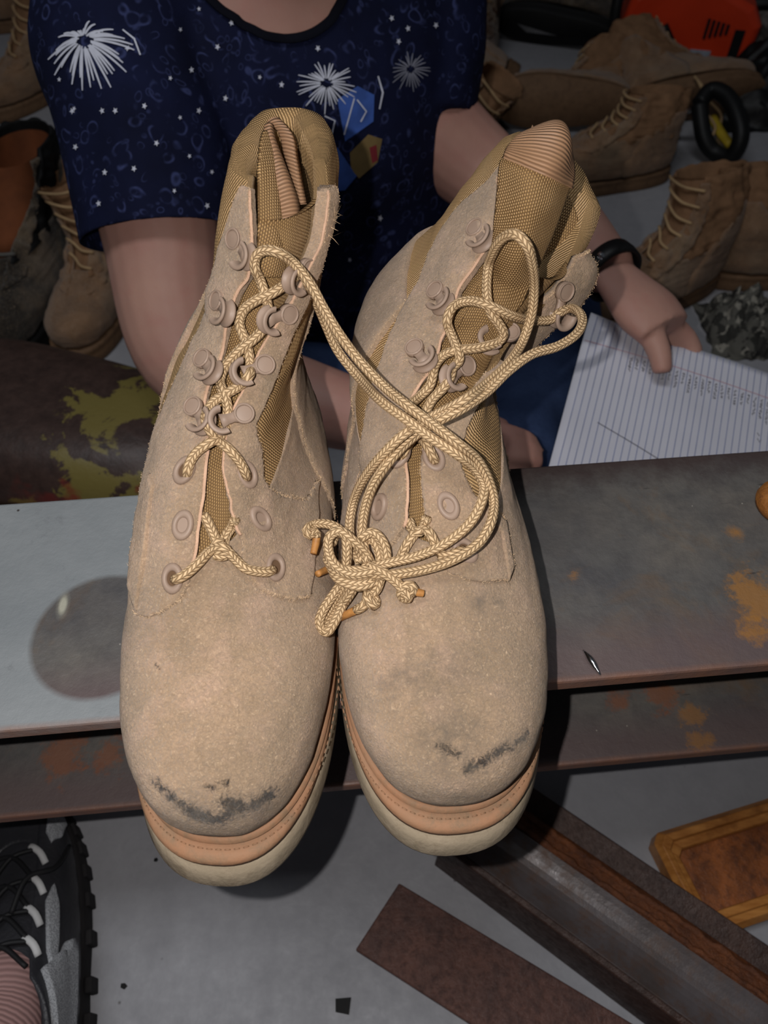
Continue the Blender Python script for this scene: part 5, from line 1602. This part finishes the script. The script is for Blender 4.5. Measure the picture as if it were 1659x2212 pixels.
# wooden tray
h = .028
A = on_z(1408, 1800, h); B = on_z(1524, 2032, h); C = on_z(1659, 1722, h)
u1 = B-A; l1 = np.linalg.norm(u1); u1 /= l1; v1 = C-A; v1 -= u1*(v1@u1); v1 /= np.linalg.norm(v1)
v1 = (C-A)/np.linalg.norm(C-A)
WT = empty('wooden_tray', (A[0], A[1], 0))
def wood():
    t = NT('tray_wood', .35, .5)
    w_ = t.noise(9, 5, .6, vec=t.coord('Object', (3, 14, 6), (0, 0, .5)))
    c = t.ramp(w_, .3, .7, lin((150, 92, 40)), lin((202, 140, 74)))
    t.color(t.mix(t.math('MULTIPLY', t.ramp(t.noise(30, 5, .7), .55, .7), .5), c, lin((110, 62, 26)))); t.normal(t.bump(w_, .001, .5)); return t.m
mw = wood()
Wl = .26
G = lambda a, b, z: np.array([A[0], A[1], 0]) + np.array([u1[0], u1[1], 0])*a + np.array([v1[0], v1[1], 0])*b + np.array([0, 0, z])
fw = .020
ch = .008
outer = [(ch, 0), (l1-ch*.4, 0), (l1, ch*.4), (l1, Wl), (0, Wl), (0, ch)]
inner = [(ch*.8+fw, fw), (l1-fw, fw), (l1-fw, fw+.001), (l1-fw, Wl-fw), (fw, Wl-fw), (fw, ch*.8+fw)]
n6 = 6
for i in range(n6):
    j = (i+1) % n6
    a, b_, c_, d_ = outer[i], outer[j], inner[j], inner[i]
    mid = lambda p, q, t_: (p[0]*(1-t_)+q[0]*t_, p[1]*(1-t_)+q[1]*t_)
    secs = []
    for (o_, i_) in ((a, d_), (b_, c_)):
        secs.append([G(*o_, .0005), G(*o_, h*.75), G(*mid(o_, i_, .25), h), G(*mid(o_, i_, .55), h*.93), G(*mid(o_, i_, .6), h*.74), G(*mid(o_, i_, .95), h*.66), G(*i_, h*.5), G(*i_, .0005)])
    v, f = loft(secs); o = recalc(obj('rim', v, f, mw, WT, smooth=False)); bevel(o, .0008)
v = [G(a, b_, z) for z in (.001, .007) for a, b_ in [(p[0], p[1]) for p in inner]]
o = obj('tray_bottom', v, [tuple(range(5, -1, -1)), tuple(range(6, 12))] + [(i, (i+1) % 6, 6+(i+1) % 6, 6+i) for i in range(6)], rust('tray_leather', (54, 28, 20), (168, 98, 50), (58, 32, 22), 22, 0, .5), WT, smooth=False); recalc(o)
tag(WT, 'shallow orange-brown wooden tray with a stained bottom, on the floor past the steel channel', 'tray')

# ------------------------------------------------------------------ photographer's shoe and ankle
SR = [(.283, -.004, .026, .004, .0, .030, .0430, 2.4, .12, 0), (.286, -.004, .036, .000, .0, .045, .0445, 2.4, .12, 0), (.282, -.004, .047, -.001, 0, .055, .0430, 2.4, .12, 0), (.266, -.003, .056, -.001, 0, .063, .0400, 2.4, .10, 0),
      (.240, -.002, .063, .0, 0, .070, .0375, 2.35, .06, 0), (.210, 0, .072, .001, 0, .077, .0355, 2.3, .03, 0), (.180, 0, .082, .002, 0, .084, .0345, 2.2, 0, 0), (.152, 0, .091, .003, 0, .092, .0340, 2.2, 0, 0), (.128, 0, .098, .003, 0, .101, .0345, 2.2, 0, 0)]
SB = Boot(SR, (-.276, -.045), (-.358, .235), 0.0); SB.bvh()
SO = empty('trail_shoe', SB.o)
bk = plain('black_upper', (46, 46, 50), .45, .4, bump=.0006, bscale=300); gy = NT('grey_mesh', .8, .2)
gy.color(gy.ramp(gy.voro(900), .2, .6, lin((120, 122, 126)), lin((170, 172, 176)))); gy.normal(gy.bump(gy.voro(900), .0008, .8)); gy = gy.m
rub = plain('shoe_rubber', (38, 36, 37), .75, .2, bump=.0006, bscale=200)
sole(SB, SO, [(0, .006, .006, .004), (.004, .009, .008, .006), (.020, .007, .007, .005), (.026, .003, .004, .002), (.027, -.004, -.002, -.003)], 'outsole', rub, 80)
for k in range(13):
    for s_ in (-1, 1):
        u = s_*(.12 + .062*k); p = SB.pos(0.0, u); n = SB.nrm(0.3, u); n[2] = 0; n /= np.linalg.norm(n)
        Mx = frame(np.array([p[0], p[1], .010]) + n*.0052, n, (0, 0, 1))
        lg = MB().box((-.0100, -.0065, -.003), (.010, .0065, .0035), Mx).build('lug', rub, SO); bevel(lg, .0012)
gl = [(3.8, -.14), (5.5, -.17), (8, -.22)]; gr = [(a, -b_) for a, b_ in gl]
panel(SB, 'toe_box', SO, bk, 0, 4.1, [(0, -.55), (4.1, -.5)], [(0, .55), (4.1, .5)], .001, 40, 50, .001)
shell(SB, 'upper', SO, bk, .2, 8, [(0.2, -.1)]+[(a, b_) for a, b_ in gl], [(0.2, .1)]+gr, .004, 50, 60, lambda T, U: .002+.004*np.clip((T-6.5)/1.5, 0, 1))
panel(SB, 'tongue', SO, bk, 3.9, 8, [(a, b_-.03) for a, b_ in gl], [(a, b_+.03) for a, b_ in gr], -.001, 30, 14, .001)
for (a0, a1, L_, R_) in [(4.3, 6.2, [(4.3, .30), (5.2, .26), (6.2, .34)], [(4.3, .36), (5.2, .42), (6.2, .42)]), (1.4, 3.3, [(1.4, .20), (2.4, .17), (3.3, .19)], [(1.4, .26), (2.4, .28), (3.3, .24)])]:
    panel(SB, 'mesh_panel', SO, gy, a0, a1, L_, R_, .0060, 24, 12, .001)
    panel(SB, 'mesh_panel', SO, gy, a0, a1, [(t_, -u_) for t_, u_ in R_], [(t_, -u_) for t_, u_ in L_], .0060, 24, 12, .001)
panel(SB, 'heel_panel', SO, gy, 2.2, 7.3, [(2.2, .50), (4.5, .46), (6.5, .36), (7.3, .30)], [(2.2, .66), (4.5, .68), (6.5, .62), (7.3, .50)], .0095, 40, 14, .001)
panel(SB, 'heel_panel', SO, gy, 2.2, 7.3, [(2.2, -.66), (4.5, -.68), (6.5, -.62), (7.3, -.50)], [(2.2, -.50), (4.5, -.46), (6.5, -.36), (7.3, -.30)], .0095, 40, 14, .001)
wb = plain('webbing', (196, 196, 196), .8); sl = plain('shoe_cord', (26, 26, 28), .6)
for k, t_ in enumerate((4.3, 5.2, 6.1, 7.0)):
    g = float(np.interp(t_, *zip(*gr)))
    for s_ in (-1, 1):
        cord('lace_loop', SO, [SB.at(t_, s_*(g+.07), .004), SB.at(t_, s_*(g+.02), .007), SB.at(t_, s_*(g-.04), .006), SB.at(t_, s_*(g-.05), .003)], .0030, wb, .004, 8)
        cord('lace', SO, [SB.at(t_, s_*(g-.01), .007), SB.at(min(7.9, t_+.4), 0, .007), SB.at(min(7.95, t_+.9), -s_*(g-.01), .007)], .0022, sl, .004, 8)
cord('lace', SO, [SB.at(6.5, .05, .010), SB.at(5.5, .12, .018), SB.at(4.5, .25, .016), on_z(150, 1828, .055)], .0022, sl, .004, 8)
tag(SO, 'black trail shoe with grey mesh panels and lugged sole, toe under the beam', 'shoe')
# ankle in a ribbed sock, the photographer's own leg
FT = empty('person', (-.30, .0, .05))
st_ = NT('ribbed_sock', .85, .15)
z_ = st_.sep(st_.tc.outputs['UV'])
rb = st_.math('MULTIPLY_ADD', st_.math('SINE', st_.math('MULTIPLY', z_[0], 2*math.pi*190)), .5, .5)
st_.color(st_.mix(rb, lin((164, 128, 124)), lin((188, 150, 146)))); st_.normal(st_.bump(rb, .0007, .6))
c9 = catmull(np.array([(-.318, .085, .060, .024), (-.310, .062, .082, .032), (-.302, .035, .100, .036), (-.298, .005, .130, .038), (-.290, -.040, .190, .041), (-.275, -.120, .290, .050), (-.255, -.220, .420, .058)]), 70)
v, f, uv = tube_mesh(c9[:, :3], c9[:, 3], 28, True)
obj('lower_leg', v, f, st_.m, FT, uv)['label'] = 'pink ribbed sock on the ankle'
tag(FT, 'ankle in a pink ribbed sock rising out of the black trail shoe', 'person')

# ------------------------------------------------------------------ chainsaw and the rest of the heap
def chainsaw():
    g = on_z(1452, 160, 0)
    root = empty('chainsaw', (g[0], g[1], 0), (0, 0, math.radians(-14))); root.scale = (1.02,)*3
    org = plain('orange_plastic', (206, 58, 24), .35, .45, var=.1, scale=12); bl = plain('black_plastic', (18, 18, 19), .5, .3); gr_ = plain('grey_grille', (116, 108, 98), .6)
    poly = [(-.15, .02), (-.13, .0), (.13, .0), (.15, .03), (.155, .13), (.13, .165), (.03, .205), (-.08, .215), (-.14, .17), (-.16, .09)]
    def slab(name, pl, y0, y1, m, inset=.012):
        c = np.mean(pl, 0); v = []
        for y, k in ((y0, .93), (y0+inset, 1), (y1-inset, 1), (y1, .93)):
            v.append([(c[0]+(p[0]-c[0])*k, y, c[1]+(p[1]-c[1])*k+.012) for p in pl])
        vv, ff = loft(v); o = recalc(obj(name, vv, ff, m, root, smooth=False, local=True)); bevel(o, .008, 3); return o
    slab('housing', poly, -.085, .075, org)
    slab('engine_base', [(-.19, .0), (-.16, -.008), (.14, -.008), (.16, .02), (.14, .06), (-.17, .06)], -.095, .085, bl)
    # ribs of the starter grille, vents, sticker, pull grip
    for k in range(6): MB().box((-.135+.016*k, -.0985, .05), (-.127+.016*k, -.083, .115)).build('grille_rib', gr_, root, local=True)
    for k in range(3): MB().box((-.135, -.0975, .055+.022*k), (-.047, -.084, .061+.022*k)).build('grille_rib', gr_, root, local=True)
    for k in range(5): MB().box((.035+.011*k, -.0885, .112+.003*k), (.041+.011*k, -.083, .152-.002*k)).build('vent_slot', bl, root, local=True)
    MB().box((.10, -.0885, .06), (.122, -.083, .135)).build('vent_slot', bl, root, local=True)
    MB().box((.015, -.0892, .05), (.062, -.084, .088)).build('sticker', plain('sticker', (150, 156, 168), .4, var=.2, scale=90), root, local=True)
    MB().box((.05, -.03, .206), (.11, .03, .2085), Matrix.Rotation(math.radians(16), 4, 'Y') @ Matrix.Translation((-.055, 0, .016))).build('sticker', plain('yellow_sticker', (200, 150, 50), .4), root, local=True)
    gp = MB().tube(catmull(np.array([(-.06, -.105, .135), (-.035, -.112, .105), (-.005, -.108, .07)]), 12), .012, 12); gp.build('starter_grip', bl, root, smooth=True, local=True)
    hb = catmull(np.array([(-.12, -.11, .03), (-.165, -.12, .12), (-.17, -.10, .22), (-.15, -.02, .285), (-.14, .07, .25), (-.14, .10, .12), (-.13, .09, .03)]), 40)
    MB().tube(hb, .013, 12).build('front_handle', bl, root, smooth=True, local=True)
    rh = catmull(np.array([(.13, .0, .05), (.22, .0, .03), (.27, .0, .07), (.25, .0, .135), (.18, .0, .165), (.12, .0, .16)]), 40)
    MB().tube(rh, .015, 12).build('rear_handle', bl, root, smooth=True, local=True)
    MB().tube(catmull(np.array([(-.05, 0, .21), (-.02, 0, .27), (.03, .0, .275), (.06, 0, .21)]), 20), .012, 10).build('chain_brake', bl, root, smooth=True, local=True)
    bar = [(-.15, .03), (-.38, .035), (-.41, .055), (-.38, .08), (-.15, .09)]
    v, f = loft([[(p[0], y, p[1]) for p in bar] for y in (.078, .083)]); recalc(obj('guide_bar', v, f, plain('bar_steel', (120, 120, 122), .4, .5, .8), root, smooth=False, local=True))
    tag(root, 'orange and black chainsaw on the floor behind the heap of tan boots', 'chainsaw')
chainsaw()
def bow_handle():
    ctr = on_z(1555, 285, .09)
    root = empty('hand_saw', (ctr[0], ctr[1], 0))
    bl = plain('saw_handle', (16, 16, 17), .5, .3)
    P = [on_z(*q, z) for q, z in [((1510, 225), .10), ((1535, 195), .12), ((1565, 205), .12), ((1592, 250), .10), ((1600, 300), .07), ((1580, 338), .035), ((1545, 330), .030), ((1522, 300), .05), ((1510, 225), .10)]]
    v, f, uv = tube_mesh(catmull(np.array(P), 50), .017, 12); obj('handle', v, f, bl, root)
    v, f, uv = tube_mesh(catmull(np.array([on_z(1540, 255, .06), on_z(1555, 285, .05), on_z(1578, 315, .04)]), 10), .010, 10); obj('yellow_grip', v, f, plain('saw_yellow', (176, 150, 40), .5), root)
    Q = [on_z(1512, 232, .09), on_z(1420, 262, .05)]
    v, f, uv = tube_mesh(catmull(np.array(Q), 8), .012, 10, True, .3); obj('blade', v, f, plain('saw_blade', (90, 90, 92), .4, .5, .7), root)
    tag(root, 'black loop handle of a saw with a yellow strip, beside the fallen tan boot', 'saw')
bow_handle()
def crumple(name, px, py, size, hgt, m, label, cat, seed):
    g = on_z(px, py, 0); root_v = []; n = 44; f = []
    for i in range(n):
        for j in range(n):
            x = (i/(n-1)-.5)*2; y = (j/(n-1)-.5)*2; rr = min(1, math.hypot(x, y))
            base = max(0, 1-rr**2.2)
            q = (x*2.2, y*2.2, seed)
            z = hgt*base*(.55+.6*abs(n3(q, 1.3, seed))+.5*abs(n3(q, 3.1, seed+2)))
            dx = .10*n3(q, 1.9, seed+5); dy = .10*n3(q, 1.9, seed+8)
            root_v.append((g[0]+(x+dx)*size[0]*(.75+.25*base), g[1]+(y+dy)*size[1]*(.75+.25*base), .002+z))
    for i in range(n-1):
        for j in range(n-1):
            q = i*n+j; f.append((q, q+n, q+n+1, q+1))
    c = np.array([g[0], g[1], 0.0])
    o = obj(name, np.array(root_v)-c, f, m, None); o.location = c
    s_ = o.modifiers.new('thick', 'SOLIDIFY'); s_.thickness = .003; s_.offset = -1
    tag(o, label, cat); return o
t = NT('camouflage', .85, .1)
c = t.mix(t.ramp(t.noise(38, 3), .5, .53), lin((96, 94, 88)), lin((58, 57, 54)))
t.color(t.mix(t.ramp(t.noise(60, 3), .58, .6), c, lin((146, 142, 132)))); t.normal(t.bump(t.noise(40, 4), .004, .6))
crumple('camouflage_cloth', 1590, 715, (.075, .10), .07, t.m, 'crumpled grey camouflage cloth on the floor between paper and boots', 'cloth', 3.0)
t = NT('fur_grey', .9, .1); t.color(t.ramp(t.noise(60, 5, .7), .3, .7, lin((60, 58, 56)), lin((138, 132, 126))))
crumple('rag', 1640, 120, (.16, .20), .16, t.m, 'crumpled mottled grey rag beside the chainsaw', 'rag', 9.0)
crumple('black_bag', 1660, 235, (.20, .16), .14, plain('black_sheet', (14, 14, 15), .5), 'crumpled black plastic bag beside the chainsaw and grey rag', 'bag', 14.0)
# chips of debris on the floor
for k, (px, py, s_) in enumerate([(740, 2172, .016), (338, 1858, .004), (268, 2130, .005)]):
    g = on_z(px, py, 0); r = random.Random(k)
    pl = [(s_*.6*math.cos(a)*r.uniform(.7, 1.1), s_*.6*math.sin(a)*r.uniform(.7, 1.1)) for a in np.linspace(0, 2*math.pi, 5, endpoint=False)] if k else [(-.006, -.005), (.006, -.007), (.0075, .006), (-.0065, .005)]
    o = MB().prism(pl, .0003, .0025).build('debris_chip', plain('chip%d' % k, (16, 15, 15), .7)); o.location = (g[0], g[1], 0)
    tag(o, ['square black chip on the floor beside the flat rusty bar', 'tiny dark crumb on the floor below the scuffed boot toe', 'small dark splinter on the floor beside the trail shoe'][k], 'debris')
# worn orange thing resting on the bare end of the beam
g = on_z(1672, 1095, BEAM_TOP)
o = MB().lathe([(0, .014), (.008, .014), (.012, .010), (.013, .004), (.012, .0002), (0, .0002)], Matrix.Diagonal((1, 1.25, 1, 1)), 24).build('rusty_knob', rust('knob_rust', (150, 92, 36), (178, 116, 52), (110, 64, 30), 60), smooth=True)
o.location = g; tag(o, 'rounded orange-rust knob resting on the bare end of the beam', 'knob')
# sliver of swarf on the beam's front edge
g = on_z(1280, 1440, BEAM_TOP)
o = MB().tube(catmull(np.array([(-.004, .010, .001), (-.001, .003, .0025), (.003, -.006, .002)]), 10), [.0004, .0008, .0013, .0017, .0019, .0019, .0017, .0012, .0008, .0004], 8, True).build('metal_sliver', chrome, smooth=True)
o.location = g; tag(o, 'bright curled metal sliver on the front edge of the bare beam', 'swarf')
